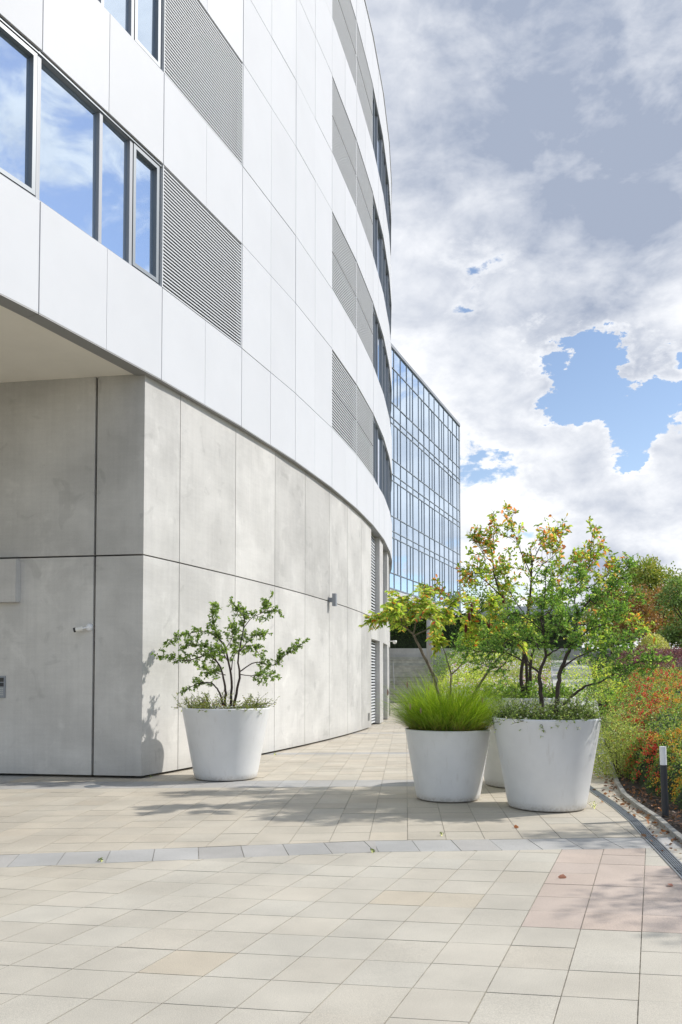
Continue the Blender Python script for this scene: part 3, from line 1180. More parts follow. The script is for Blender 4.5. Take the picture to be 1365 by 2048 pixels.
class Tree:
    def __init__(s, name, label, base, cat='tree', group=None):
        s.root = empty(name, base, label, cat, group)
        s.wood = MB(); s.P = []; s.D = []; s.S = []; s.tipd = []
        s.nb = 0

    def limb(s, pts, r0, r1, sides=8):
        pl = smooth_line([Vector(p) for p in pts])
        pl = [p + Vector((rnd.gauss(0, 1), rnd.gauss(0, 1), rnd.gauss(0, 1))) * r0 * .18 * (0 if i == 0 else 1) for i, p in enumerate(pl)]
        n = len(pl)
        s.wood.tube(pl, [r0 + (r1 - r0) * (i / (n - 1)) ** .8 for i in range(n)], sides)
        return pl

    def twig(s, p, d, L, r, leafn, lsize, depth=1, droop=0.0, spread=.5, curl=.25, frond=None):
        pts = [Vector(p)]
        d = Vector(d).normalized()
        n = 5
        for i in range(n):
            d = (d + Vector((rnd.gauss(0, curl), rnd.gauss(0, curl), rnd.gauss(0, curl) + .04 - droop))).normalized()
            pts.append(pts[-1] + d * L / n)
        s.wood.tube(pts, [r * (1 - .8 * i / n) + .0008 for i in range(n + 1)], 4, cap=False)
        if frond:
            frond(s, pts)
        else:
            for i in range(leafn):
                t = rnd.uniform(.12, 1.0) * n
                k = min(n - 1, int(t)); q = pts[k].lerp(pts[k + 1], t - k)
                dd = (pts[k + 1] - pts[k]).normalized()
                v = (dd * .7 + Vector((rnd.gauss(0, 1), rnd.gauss(0, 1), rnd.gauss(0, .8))).normalized() * .9).normalized()
                s.P.append(q + v * .004); s.D.append(v); s.S.append(lsize * rnd.uniform(.45, 1.35))
        if depth > 0:
            for i in range(3 if depth > 1 else 2):
                k = rnd.randint(1, n - 1)
                dd = (pts[k + 1] - pts[k]).normalized()
                v = (dd + Vector((rnd.gauss(0, 1), rnd.gauss(0, 1), rnd.gauss(0, .8))).normalized() * .9).normalized()
                s.twig(pts[k], v, L * rnd.uniform(.45, .75), r * .6, max(3, int(leafn * .7)), lsize, depth - 1, droop, spread, curl, frond)

    def dress(s, pl, start, n, L, leafn, lsize, depth=1, r=.004, droop=0.0, out=.9, frond=None, up=.15):
        m = len(pl)
        for i in range(n):
            t = start + (1 - start) * (i + rnd.random()) / n
            t = min(t, .999) * (m - 1); k = int(t)
            q = pl[k].lerp(pl[k + 1], t - k)
            dd = (pl[k + 1] - pl[k]).normalized()
            v = (dd * .6 + Vector((rnd.gauss(0, 1), rnd.gauss(0, 1), rnd.gauss(0, 1))).normalized() * out + Vector((0, 0, up))).normalized()
            f = 1 - .35 * (t / (m - 1))
            s.twig(q, v, L * rnd.uniform(.6, 1.15) * f, r, leafn, lsize, depth, droop, frond=frond)
        # tip
        s.twig(pl[-1], (pl[-1] - pl[-2]).normalized(), L * .7, r, leafn, lsize, 0, droop, frond=frond)

    def finish(s, bark, palette, weights, width=.5, lm=None, full=True, droop=.1, tipcol=None):
        s.wood.build('trunk', bark, s.root, True)
        if s.P:
            cols = pick_cols(len(s.P), palette, weights)
            if tipcol:
                Pz = np.array(s.P); f = tipcol(Pz)
                mask = rng.random(len(Pz)) < f
                cols[mask] = pick_cols(int(mask.sum()), *tipcol.pal)
            leaf_object('crown', s.P, s.D, s.S, cols, lm or M['leaf'], s.root, width, full, droop)
        return s.root


# --- tree in the lone planter
c, rb, rt, h = P1
Y1 = c.y
T = Tree('ornamental_tree', 'small multi-stemmed green tree growing in the planter by the concrete wall', (c.x, c.y, h - .05))
L1 = [([(448, 1412, 0), (440, 1386, -.03), (424, 1367, -.1), (398, 1367, -.15), (368, 1382, -.15)], .020, .005, .45, 6),
      ([(451, 1412, .02), (450, 1372, .02), (441, 1335, 0), (417, 1311, -.05), (370, 1322, -.1), (320, 1311, -.1)], .024, .004, .45, 13),
      ([(462, 1412, .05), (463, 1351, .05), (450, 1292, .05), (436, 1274, .08), (427, 1239, .1), (427, 1213, .1)], .024, .004, .5, 11),
      ([(450, 1292, .05), (417, 1264, .1), (370, 1269, .15), (337, 1281, .2)], .009, .003, .2, 10),
      ([(441, 1335, 0), (420, 1300, -.1), (395, 1290, -.2), (370, 1292, -.25)], .010, .003, .2, 9),
      ([(468, 1412, 0), (479, 1356, 0), (477, 1316, 0), (487, 1257, -.05), (487, 1227, -.05), (463, 1206, -.05)], .024, .004, .45, 12),
      ([(487, 1257, -.05), (504, 1236, 0), (530, 1222, .05), (539, 1199, .05)], .008, .003, .3, 7),
      ([(520, 1226, 0), (535, 1221, 0), (556, 1222, 0)], .005, .002, .2, 4),
      ([(479, 1344, 0), (511, 1325, .1), (548, 1330, .15), (570, 1311, .2), (606, 1288, .25)], .012, .003, .25, 13),
      ([(478, 1349, 0), (511, 1352, -.15), (546, 1354, -.25)], .009, .003, .3, 7),
      ([(477, 1306, 0), (505, 1275, .15), (530, 1268, .2)], .008, .003, .2, 7),
      ([(463, 1340, .05), (470, 1310, .25), (500, 1290, .45), (520, 1310, .5)], .010, .003, .3, 9),
      ([(451, 1350, .02), (430, 1345, .25), (400, 1335, .4)], .009, .003, .3, 8),
      ([(463, 1345, .05), (455, 1320, -.25), (440, 1300, -.4), (425, 1310, -.45)], .009, .003, .3, 9),
      ([(450, 1300, 0), (465, 1275, .1), (462, 1250, .15)], .008, .003, .2, 7)]
for px, r0, r1, st_, n in L1:
    pl = T.limb(limb_pts(px, Y1), r0, r1)
    T.dress(pl, st_, int(n * 2.1), .20, 17, .038, 1, .003, out=.8)
T.finish(M['bark'], [(.105, .165, .042), (.15, .22, .06), (.07, .115, .032), (.22, .28, .09)], [4, 3, 2, 1.5], .62)


# --- sumac in the grass planter
def frond(s, pts):
    """compound leaf: leaflets in pairs along the twig"""
    n = len(pts) - 1
    for i in range(11):
        t = (.12 + .88 * i / 10) * n
        k = min(n - 1, int(t)); q = pts[k].lerp(pts[k + 1], t - k)
        dd = (pts[k + 1] - pts[k]).normalized()
        side = dd.cross(Vector((0, 0, 1)))
        if side.length < .1: side = Vector((1, 0, 0))
        side.normalize()
        for sg in (-1, 1):
            v = (dd * .55 + side * sg + Vector((0, 0, -.35 + rnd.gauss(0, .15)))).normalized()
            s.P.append(q); s.D.append(v); s.S.append(.085 * (1 - .45 * abs(i / 10 - .4)) * rnd.uniform(.85, 1.15))


c, rb, rt, h = P2
Y2 = c.y
T = Tree('sumac_tree', 'yellow green sumac with red cones leaning out of the grass planter', (c.x, c.y, h - .05))
L2 = [([(890, 1450, .1), (872, 1365, .1), (842, 1300, .05), (827, 1268, 0)], .026, .017, 1, 0),
      ([(827, 1268, 0), (805, 1250, -.05), (775, 1238, -.1), (748, 1240, -.1)], .014, .005, .2, 13),
      ([(827, 1268, 0), (831, 1245, .05), (822, 1215, .1), (800, 1195, .1)], .013, .005, .25, 9),
      ([(831, 1248, .1), (848, 1220, .15), (852, 1188, .2)], .010, .004, .3, 8),
      ([(827, 1272, 0), (862, 1255, .05), (890, 1232, .1), (905, 1205, .1)], .012, .004, .3, 11),
      ([(805, 1250, -.05), (800, 1225, -.3), (785, 1215, -.45)], .009, .004, .3, 6),
      ([(831, 1245, .0), (850, 1235, -.35), (870, 1240, -.5)], .009, .004, .3, 7),
      ([(899, 1450, .2), (900, 1400, .25), (903, 1348, .3)], .019, .013, 1, 0),
      ([(903, 1348, .3), (890, 1305, .35), (878, 1280, .3)], .010, .004, .6, 5),
      ([(903, 1350, .3), (930, 1320, .4), (945, 1285, .45), (935, 1250, .4)], .011, .004, .45, 9),
      ([(915, 1448, .1), (945, 1393, .15), (985, 1332, .2), (1006, 1308, .2)], .022, .014, 1, 0),
      ([(1006, 1308, .2), (1010, 1270, .2), (995, 1235, .15), (985, 1205, .1)], .012, .004, .2, 11),
      ([(1006, 1308, .2), (975, 1285, .1), (952, 1250, 0), (940, 1215, 0)], .011, .004, .3, 11),
      ([(1006, 1308, .2), (1040, 1280, .3), (1055, 1250, .35)], .010, .004, .3, 7)]
for px, r0, r1, st_, n in L2:
    pl = T.limb(limb_pts(px, Y2), r0, r1)
    if n: T.dress(pl, st_, int(n * 2.2) + 4, .30, 0, .08, 0, .004, droop=.17, out=.95, frond=frond, up=.5)
T.finish(M['barkgrey'], [(.26, .33, .07), (.18, .27, .06), (.38, .39, .12), (.46, .27, .09), (.50, .06, .03)], [5, 4, 3, .8, .35], .34, droop=.15)
for k, (u, v) in enumerate(((978, 1248), (939, 1234), (944, 1216), (1007, 1200), (932, 1258))):
    p = aty(u, v, Y2 + rnd.uniform(-.3, .1))
    m = MB()
    m.lathe([(.001, -.06), (.016, -.045), (.022, -.01), (.018, .03), (.008, .06), (.001, .07)], p, 10)
    m.tube([p + Vector((0, 0, -.06)), p + Vector((.02, .05, -.16))], .004, 5)
    m.build('seed_cone', M['cone'], T.root, True)

# --- tall cherry in the rear planter
c, rb, rt, h = P4
Y4 = c.y
T = Tree('cherry_tree', 'tall loose tree with orange tinted leaves rising from the rear planter', (c.x, c.y, h - .05))
L4 = [([(1046, 1400, 0), (1044, 1345, 0), (1050, 1290, .05), (1058, 1220, .1), (1064, 1150, .1), (1063, 1105, .1)], .036, .012, .5, 8),
      ([(1053, 1400, .1), (1054, 1340, .15), (1048, 1290, .2), (1020, 1225, .2), (995, 1170, .25), (985, 1110, .3), (990, 1050, .3)], .034, .005, .45, 20),
      ([(1060, 1400, 0), (1061, 1340, -.05), (1070, 1290, -.1), (1095, 1230, -.1), (1130, 1190, -.1), (1175, 1145, 0), (1185, 1062, 0)], .032, .004, .45, 18),
      ([(1063, 1150, .1), (1045, 1110, .1), (1030, 1070, .1), (1024, 1032, .1)], .010, .003, .35, 7),
      ([(1063, 1130, .1), (1080, 1095, .2), (1100, 1075, .3), (1115, 1058, .35)], .010, .003, .2, 8),
      ([(1063, 1165, .1), (1085, 1130, -.1), (1110, 1110, -.2), (1117, 1085, -.2)], .009, .003, .3, 6),
      ([(1010, 1200, .2), (975, 1165, .1), (950, 1150, 0), (936, 1160, 0)], .010, .003, .25, 11),
      ([(990, 1130, .3), (965, 1105, .3), (958, 1085, .3)], .007, .003, .2, 7),
      ([(1010, 1225, .1), (965, 1245, 0), (930, 1210, -.1), (890, 1190, -.15), (862, 1180, -.2)], .009, .002, .45, 7),
      ([(1130, 1190, -.1), (1180, 1175, .1), (1215, 1150, .3), (1235, 1135, .3)], .010, .003, .25, 10),
      ([(1090, 1250, 0), (1150, 1250, .3), (1200, 1245, .5), (1250, 1240, .6), (1290, 1262, .6)], .012, .003, .35, 14),
      ([(1070, 1290, -.1), (1120, 1280, -.4), (1170, 1280, -.5), (1215, 1290, -.5)], .011, .003, .4, 9),
      ([(1058, 1240, .1), (1030, 1200, .5), (1010, 1160, .7), (1020, 1120, .8)], .010, .003, .3, 10),
      ([(1060, 1210, .1), (1095, 1180, .4), (1120, 1150, .6), (1150, 1120, .7)], .010, .003, .3, 10),
      ([(1055, 1290, 0), (1020, 1275, -.3), (985, 1255, -.4)], .010, .003, .3, 7),
      ([(1150, 1165, 0), (1165, 1130, .2), (1200, 1100, .2)], .008, .003, .2, 6)]
for px, r0, r1, st_, n in L4:
    pl = T.limb(limb_pts(px, Y4), r0, r1)
    T.dress(pl, st_, int(n * 1.7), .40, 9, .078, 1, .003, out=.75, up=.3)


def tipf(P):
    f = .05 + .22 * np.clip((P[:, 2] - 3.1) / 1.0, 0, 1) + .22 * (P[:, 0] < 2.1) + .22 * (P[:, 0] > 4.1)
    return np.clip(f, 0, .22)


tipf.pal = ([(.52, .20, .10), (.60, .26, .06), (.42, .14, .08)], [3, 3, 1])
T.finish(M['bark'], [(.18, .26, .05), (.13, .20, .04), (.27, .33, .08), (.34, .36, .12)], [4, 2.5, 3, 1.2], .42, droop=.25, tipcol=tipf)

# --- dark stemmed small leaved tree in the front planter
c, rb, rt, h = P3
Y3 = c.y
T = Tree('small_leaved_tree', 'spreading dark-stemmed tree with tiny green leaves in the planter by the kerb', (c.x, c.y, h - .05))
L3 = [([(1086, 1436, .05), (1081, 1375, .05), (1079, 1345, .05), (1092, 1312, .05), (1088, 1270, .05), (1083, 1230, .05), (1090, 1190, 0), (1092, 1145, 0)], .034, .004, .45, 16),
      ([(1079, 1345, .05), (1050, 1325, 0), (1012, 1306, -.05), (960, 1303, -.1), (912, 1292, -.1)], .016, .003, .35, 14),
      ([(1020, 1310, 0), (1000, 1335, .1), (960, 1330, .2)], .008, .003, .3, 6),
      ([(1092, 1312, .05), (1118, 1298, 0), (1145, 1290, 0), (1175, 1300, 0)], .013, .003, .4, 8),
      ([(1112, 1436, 0), (1118, 1370, 0), (1124, 1335, .05), (1142, 1290, .1), (1158, 1235, .15), (1180, 1200, .15), (1212, 1188, .15), (1240, 1160, .2), (1255, 1128, .2)], .036, .003, .42, 20),
      ([(1126, 1335, .05), (1150, 1318, -.1), (1190, 1300, -.2), (1235, 1290, -.25), (1270, 1275, -.25)], .013, .003, .35, 12),
      ([(1128, 1410, 0), (1150, 1388, -.1), (1172, 1373, -.2), (1205, 1362, -.3), (1240, 1340, -.35), (1285, 1322, -.4), (1318, 1325, -.4)], .022, .003, .5, 15),
      ([(1158, 1235, .15), (1150, 1200, 0), (1165, 1165, -.1), (1160, 1140, -.1)], .010, .003, .2, 9),
      ([(1088, 1265, .05), (1060, 1240, -.15), (1030, 1225, -.2), (1010, 1240, -.25)], .010, .003, .3, 9),
      ([(1085, 1235, .05), (1110, 1210, .3), (1130, 1180, .4)], .009, .003, .2, 8),
      ([(1142, 1290, .1), (1180, 1260, .2), (1220, 1245, .3), (1250, 1225, .3)], .010, .003, .25, 11),
      ([(1142, 1290, .1), (1120, 1260, -.3), (1125, 1230, -.45)], .010, .003, .25, 8),
      ([(1180, 1200, .15), (1205, 1215, -.1), (1235, 1215, -.25)], .008, .003, .2, 8),
      ([(1212, 1188, .15), (1240, 1192, .2), (1275, 1190, .2)], .007, .003, .2, 6),
      ([(1060, 1330, 0), (1040, 1290, .1), (1000, 1275, .15), (975, 1268, .2)], .009, .003, .3, 9),
      ([(1079, 1300, .05), (1065, 1275, .3), (1045, 1262, .4)], .008, .003, .2, 7)]
for px, r0, r1, st_, n in L3:
    pl = T.limb(limb_pts(px, Y3), r0, r1)
    T.dress(pl, st_, int(n * 2.2), .30, 18, .035, 1, .003, out=.85)
    if n > 11: T.dress(pl, .22, 7, .32, 14, .037, 1, .003, out=.95)
T.finish(M['bark'], [(.10, .19, .045), (.15, .25, .06), (.065, .13, .035), (.27, .35, .11)], [4, 3, 2, 1.5], .55)


# ------------------------------------------------------------------ low planting in the pots
def low_shrub(name, label, cx, cy, z, rad, n, L, lsize, leafn, pal, w, flowers=0, fr=.013, rise=.5, edge=.0, cat='shrub', droop=.05):
    T = Tree(name, label, (cx, cy, z), cat)
    for i in range(n):
        a = rnd.uniform(0, 2 * math.pi); r = rad * math.sqrt(rnd.uniform(edge, 1))
        p = Vector((cx + r * math.cos(a), cy + r * math.sin(a), z))
        d = Vector((math.cos(a) * r / rad * .9 + rnd.gauss(0, .4), math.sin(a) * r / rad * .9 + rnd.gauss(0, .4), rise + rnd.random() * .4))
        T.twig(p, d, L * rnd.uniform(.5, 1.15), .003, leafn, lsize, 1, droop, curl=.22)
    T.wood.build('stems', M['bark'], T.root, True)
    leaf_object('foliage', T.P, T.D, T.S, pick_cols(len(T.P), pal, w), M['leaf'], T.root, .55, True, .05)
    if flowers:
        idx = [i for i in rng.choice(len(T.P), flowers, replace=False)]
        pp = []; dd = []
        for i in idx:
            q = Vector(T.P[i]) + Vector((0, -.01, .02))
            axis = Vector((rnd.gauss(0, .4), -1 + rnd.gauss(0, .3), .5)).normalized()
            x = axis.cross(Vector((0, 0, 1))).normalized(); y = axis.cross(x)
            for k in range(5):
                an = k * 2 * math.pi / 5
                pp.append(q); dd.append(x * math.cos(an) + y * math.sin(an) + axis * .25)
        cc = np.tile(np.array([[.82, .80, .72]]), (len(pp), 1))
        leaf_object('blossom', pp, dd, fr, cc, M['leafdull'], T.root, .9, True)
    return T.root


GREY_G = [(.13, .19, .06), (.19, .25, .09), (.085, .13, .04), (.28, .32, .14)]
low_shrub('cotoneaster_shrub', 'low feathery green shrub at the foot of the small green tree', P1[0].x, P1[0].y, P1[3] - .05, P1[2] - .12, 120, .30, .024, 18, [(.13, .17, .05), (.20, .22, .08), (.09, .12, .04), (.2, .13, .06)], [4, 3, 2, .6], edge=.3, rise=.55)
low_shrub('flowering_shrub', 'grey green shrub with small white flowers spilling over the planter rim', P3[0].x, P3[0].y, P3[3] - .05, P3[2] - .13, 320, .32, .024, 22, GREY_G, [4, 3, 2, 1.5], flowers=190, fr=.018, edge=.1, rise=.45, droop=.10)
low_shrub('leafy_shrub', 'dense mid-green shrub filling the tall rear planter', P4[0].x, P4[0].y, P4[3] - .05, P4[2] - .1, 110, .34, .045, 12, [(.10, .18, .04), (.17, .25, .06), (.07, .12, .03)], [3, 2, 2], rise=.5)
# trailing sprigs over the right rim
c, rb, rt, h = P3
T = Tree('trailing_sprig', 'leafy sprigs trailing down the front planter wall below its white flowers', (c.x, c.y, h), 'plant')
for (u, v) in ((1172, 1440), (1180, 1439), (1187, 1438), (1191, 1438)):
    p = aty(u, v, c.y)
    a = math.asin(max(-1, min(1, (p.x - c.x) / rt)))
    q = Vector((c.x + (rt + .01) * math.sin(a), c.y - (rt + .01) * math.cos(a), h + .01))
    T.twig(q, Vector((math.sin(a) * .5 + .2, -math.cos(a) * .3, -.6)), rnd.uniform(.12, .28) if u < 1160 else .3, .002, 22, .02, 0, .12, curl=.15)
T.wood.build('stems', M['bark'], T.root)
leaf_object('foliage', T.P, T.D, T.S, pick_cols(len(T.P), GREY_G, [4, 3, 2, 1]), M['leaf'], T.root, .6)

# grass
c, rb, rt, h = P2
G2 = empty('fountain_grass', (c.x, c.y, h - .05), 'bright green fountain grass tuft arching out of a planter', 'ornamental grass')


def blades(name, n, cx, cy, z, rad, L, lean, colf, parent, w=.0035):
    V = []; F = []; C = []
    for i in range(n):
        a = rnd.uniform(0, 2 * math.pi); r = rad * math.sqrt(rnd.random())
        px, py = cx + r * math.cos(a), cy + r * math.sin(a)
        az = a + rnd.gauss(0, .7); ln = L * rnd.uniform(.55, 1.1)
        le = abs(rnd.gauss(lean, .35)) * (.5 + r / rad)
        d = Vector((math.cos(az) * le, math.sin(az) * le, 1)).normalized()
        p = Vector((px, py, z)); sd_ = Vector((-math.sin(az), math.cos(az), 0))
        sd_ = (sd_ + Vector((rnd.gauss(0, .5), rnd.gauss(0, .5), 0))).normalized()
        k = 6; st = len(V)
        dr = rnd.uniform(.10, .26)
        for j in range(k + 1):
            ww = w * (1 - (j / k) ** 2 * .85)
            V.append(p + sd_ * ww); V.append(p - sd_ * ww)
            p = p + d * ln / k
            d = (d + Vector((math.cos(az) * .07, math.sin(az) * .07, -dr * (j + .5) / k * 1.6))).normalized()
        col = colf(i)
        for j in range(k):
            F.append((st + 2 * j, st + 2 * j + 1, st + 2 * j + 3, st + 2 * j + 2)); C.append(tuple(x * (.75 + .35 * j / k) for x in col))
    m = MB(); m.v = [tuple(x) for x in V]; m.f = F; m.c = C; m.m = [0] * len(F)
    return m.build(name, M['leaf'], parent)


blades('blades', 5200, c.x, c.y, h - .06, rt - .14, .92, .62, lambda i: vary(rnd.choice([(.25, .39, .035), (.32, .47, .045), (.18, .30, .03), (.42, .52, .09)]), .15, .05), G2, .0028)
blades('dry_blades', 1300, c.x, c.y, h - .06, rt - .08, .46, .85, lambda i: vary((.36, .26, .13), .25, .05), G2, .002)
for (u, v, dy) in ((821, 1414, -.45), (842, 1422, -.5), (776, 1385, -.3), (815, 1370, -.2), (858, 1378, -.2), (965, 1400, -.4)):
    p = aty(u, v, c.y + dy)
    m = MB()
    m.lathe([(.001, -.045), (.010, -.03), (.013, 0), (.010, .03), (.001, .05)], p, 9)
    q = Vector((c.x + (p.x - c.x) * .3, c.y, h - .05))
    mid = p.lerp(q, .4) + Vector((0, 0, .12))
    m.tube(smooth_line([q, mid, p]), .0014, 4)
    m.build('seed_head', mat('seed_head_brown', (.34, .22, .17), .9), G2, True)


# ------------------------------------------------------------------ shrub masses
def hash2(x, y):
    return (math.sin(x * 2.1 + math.sin(y * 1.7) * 1.3) + math.sin(y * 2.9 + x * .7) + math.sin(x * 5.3 + y * 4.1) * .5) / 2.5


def mass(name, label, cat, pts_fn, n, top_fn, lsize, pal, w, thickness=.22, spots=None, core=None, kind=None, group=None, lm='leaf', width=.55, full=False, shoots=0):
    """pts_fn -> (x, y) sample; top_fn(x, y) -> (zground, height)"""
    P = []; D = []
    k = 0
    while len(P) < n and k < n * 6:
        k += 1
        x, y = pts_fn()
        zg, hh = top_fn(x, y)
        if hh < .03: continue
        z = zg + hh - abs(rnd.gauss(0, thickness)) * min(1, hh * 1.5)
        if z < zg: z = zg + rnd.random() * hh
        P.append((x, y, z)); D.append((rnd.gauss(0, 1) , rnd.gauss(-.35, 1), rnd.gauss(.55, .8)))
    for i in range(shoots):
        x, y = pts_fn()
        zg, hh = top_fn(x, y)
        if hh < .25: continue
        q = Vector((x, y, zg + hh - .05)); d = Vector((rnd.gauss(0, .35), rnd.gauss(-.1, .35), 1)).normalized()
        L = rnd.uniform(.08, .30)
        for k in range(10):
            P.append(tuple(q + d * L * k / 9)); D.append((d.x + rnd.gauss(0, 1), d.y + rnd.gauss(0, 1), d.z * .6 + rnd.gauss(0, .5)))
    P = np.array(P)
    c0 = P.mean(0)
    root = empty(name, (c0[0], c0[1], top_fn(c0[0], c0[1])[0]), label, cat, group) if kind is None else None
    dist = np.maximum(P[:, 1], 6)
    sz = lsize * (dist / 12) ** .45 * rng.uniform(.7, 1.25, len(P))
    cols = pick_cols(len(P), pal, w)
    tn = np.array([1 + .22 * hash2(p[0] * 1.7, p[1] * 1.3) for p in P])[:, None]
    o = leaf_object('foliage' if root else name, P, D, sz, np.clip(cols * tn, .004, .9), M[lm], root, width, full)
    if kind: tag(o, label, cat, group, kind); root = o
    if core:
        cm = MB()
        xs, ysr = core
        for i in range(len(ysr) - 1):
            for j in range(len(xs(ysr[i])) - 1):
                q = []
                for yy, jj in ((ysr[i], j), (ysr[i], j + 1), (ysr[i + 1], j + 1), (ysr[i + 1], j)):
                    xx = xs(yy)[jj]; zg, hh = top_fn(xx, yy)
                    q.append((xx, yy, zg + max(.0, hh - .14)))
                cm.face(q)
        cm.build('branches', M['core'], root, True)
    if spots:
        for sname, sn, cl_n, rr, cpal, region in spots:
            SP = []
            tries = 0
            while len(SP) < sn and tries < sn * 20:
                tries += 1
                x, y = pts_fn()
                if not region(x, y): continue
                zg, hh = top_fn(x, y)
                if hh < .12: continue
                z = zg + hh - abs(rnd.gauss(0, .07))
                for q in range(rnd.randint(2, cl_n)):
                    SP.append((x + rnd.gauss(0, .026), y + rnd.gauss(0, .026), z + rnd.gauss(0, .024)))
            SP = np.array(SP)
            star_object(sname, SP, rr * (np.maximum(SP[:, 1], 8) / 12) ** .5, pick_cols(len(SP), cpal, [1] * len(cpal), .15), M['berry'], root)
    return root


# firethorn along the kerb
def hedge_top(x, y):
    off = x - curb_x(y) - .05
    zg = bed_h(max(off, 0), y)
    gapf = .42 - .28 * sstep(y, 10.5, 14)           # strip of soil between kerb and shrubs, wider near the lamp
    e = off - gapf - .08 * hash2(x * 3, y * 3)
    near = y - (9.95 + .12 * hash2(x * 3, y) + .0 * x)
    if y < 14: e = min(e, near * 1.0 if x < 5.2 else e)
    if e <= 0: return zg, 0
    hh = (.86 + .20 * hash2(x * 1.1, y * .8) + .15 * hash2(x * 3.3, y * 2.7) + .08 * hash2(x * 9, y * 7)) * (1 - math.exp(-e / .22)) * (1 - .32 * sstep(y, 15, 26))
    return zg, hh


def hs():
    while True:
        y = 9.6 * math.exp(rnd.random() * math.log(31 / 9.6))
        off = rnd.random() ** 1.25 * (.32 * y + 1.5) * (1.7 if rnd.random() < .3 else 1)
        x = curb_x(y) + .2 + off
        if (x / y) < .5: return x, y
        if rnd.random() < .35 and x / y < .9: return x, y


def region_red(x, y): return (hash2(x * 1.9 + 3, y * 1.4) > -.15) and (x / y < .395 or y > 15) and hash2(x * .6, y * .5 + 2) > -.5
def region_or(x, y): return (x / y > .385 and y < 13 and hash2(x * 2.4, y * 2.2 + 1) > -.1) or (y > 16 and x / y > .39 and hash2(x, y) > -.2)


hy = [9.9 + i * .25 for i in range(24)] + [16 + i for i in range(16)]
mass('firethorn_hedge', 'broad firethorn hedge with red and orange berries behind the kerb', 'hedge', hs, 85000, hedge_top, .034,
     [(.09, .155, .04), (.14, .21, .055), (.045, .08, .022), (.24, .28, .11), (.27, .16, .07)], [4, 4, 2.5, 2, .9], .16,
     spots=[('red_berries', 30000, 18, .0115, [(.55, .035, .02), (.42, .02, .015), (.65, .08, .03)], region_red),
            ('orange_berries', 18000, 18, .0115, [(.80, .24, .02), (.85, .33, .03)], region_or)],
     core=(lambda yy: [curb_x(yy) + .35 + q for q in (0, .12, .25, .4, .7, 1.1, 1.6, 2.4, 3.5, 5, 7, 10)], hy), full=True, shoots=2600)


# purple shrub band, yellow shrubs beyond
def band_fn(y0, y1, u0, u1):
    def f():
        y = rnd.uniform(y0, y1); u = rnd.uniform(u0, u1)
        return (u - 682.5) / FPX * y, y
    return f


def plain_top(hfun, hh, v=.15, edge=None):
    def f(x, y):
        e = 1.0
        if edge: e = edge(x, y)
        return hfun(x, y), max(0, hh * (1 + v * hash2(x * 1.1, y * 1.1)) * e)
    return f


bedf = lambda x, y: bed_h(max(0, x - curb_x(y)), y)
mass('purple_shrub_band', 'band of dark purple leaved barberry behind the berry hedge', 'shrubs', band_fn(31, 35, 1185, 1480), 12000,
     plain_top(bedf, 1.25, .2, lambda x, y: max(0, 1 - ((y - 33) / 2.3) ** 2) ** .5), .05, [(.15, .055, .075), (.10, .04, .05), (.22, .12, .13)], [3, 3, 2], .15, lm='leafdull')
mass('yellow_shrub', 'pale yellow green rounded shrub above the purple band', 'shrub', band_fn(35.5, 38.5, 1262, 1352), 6500,
     plain_top(bedf, 1.75, .1, lambda x, y: max(0, 1 - ((y - 37) / 1.6) ** 2 - ((x / y * 1600 + 682 - 1307) / 46) ** 2) ** .5), .055, [(.36, .36, .12), (.26, .28, .09), (.45, .42, .2)], [3, 2, 1], .3, lm='leafdull')
mass('green_shrub', 'dark green shrub left of the pale yellow shrub', 'shrub', band_fn(35.5, 39, 1160, 1275), 7500,
     plain_top(bedf, 1.6, .1, lambda x, y: max(0, 1 - ((y - 37) / 1.8) ** 2 - ((x / y * 1600 + 682 - 1218) / 58) ** 2) ** .5), .055, [(.10, .17, .04), (.17, .25, .06), (.06, .10, .03)], [3, 2, 2], .3, lm='leafdull')


def mid_fn(y0, y1, u0, u1):
    return band_fn(y0, y1, u0, u1)


FG = [(.26, .33, .06), (.38, .42, .09), (.15, .22, .045), (.46, .46, .14)]
allr = lambda x, y: True
mass('pink_flower_bed', 'sloping bed of pink and white flowers beyond the planters', 'flower bed', mid_fn(22, 60, 868, 1102), 30000,
     plain_top(mid_h, .62, .5, lambda x, y: 1 if x > path_x(y) + .1 else 0), .045, FG, [3, 3, 2, 1], .13, lm='leafdull', kind='stuff')
sp = []
for i in range(7000):
    x, y = mid_fn(22, 60, 868, 1102)()
    if x < path_x(y) + .2 or hash2(x * .8, y * .45) < -.05: continue
    sp.append((x, y, mid_h(x, y) + .62 * (1 + .5 * hash2(x * 1.1, y * 1.1)) + rnd.uniform(-.03, .05)))
sp = np.array(sp)
so = star_object('flower_heads', sp, .035, pick_cols(len(sp), [(.72, .42, .50), (.80, .66, .66), (.62, .20, .34), (.78, .76, .70)], [3, 3, 1, 2], .1), M['berry'])
tag(so, 'pink and white flower heads dotted over the sloping bed', 'flowers', kind='stuff')


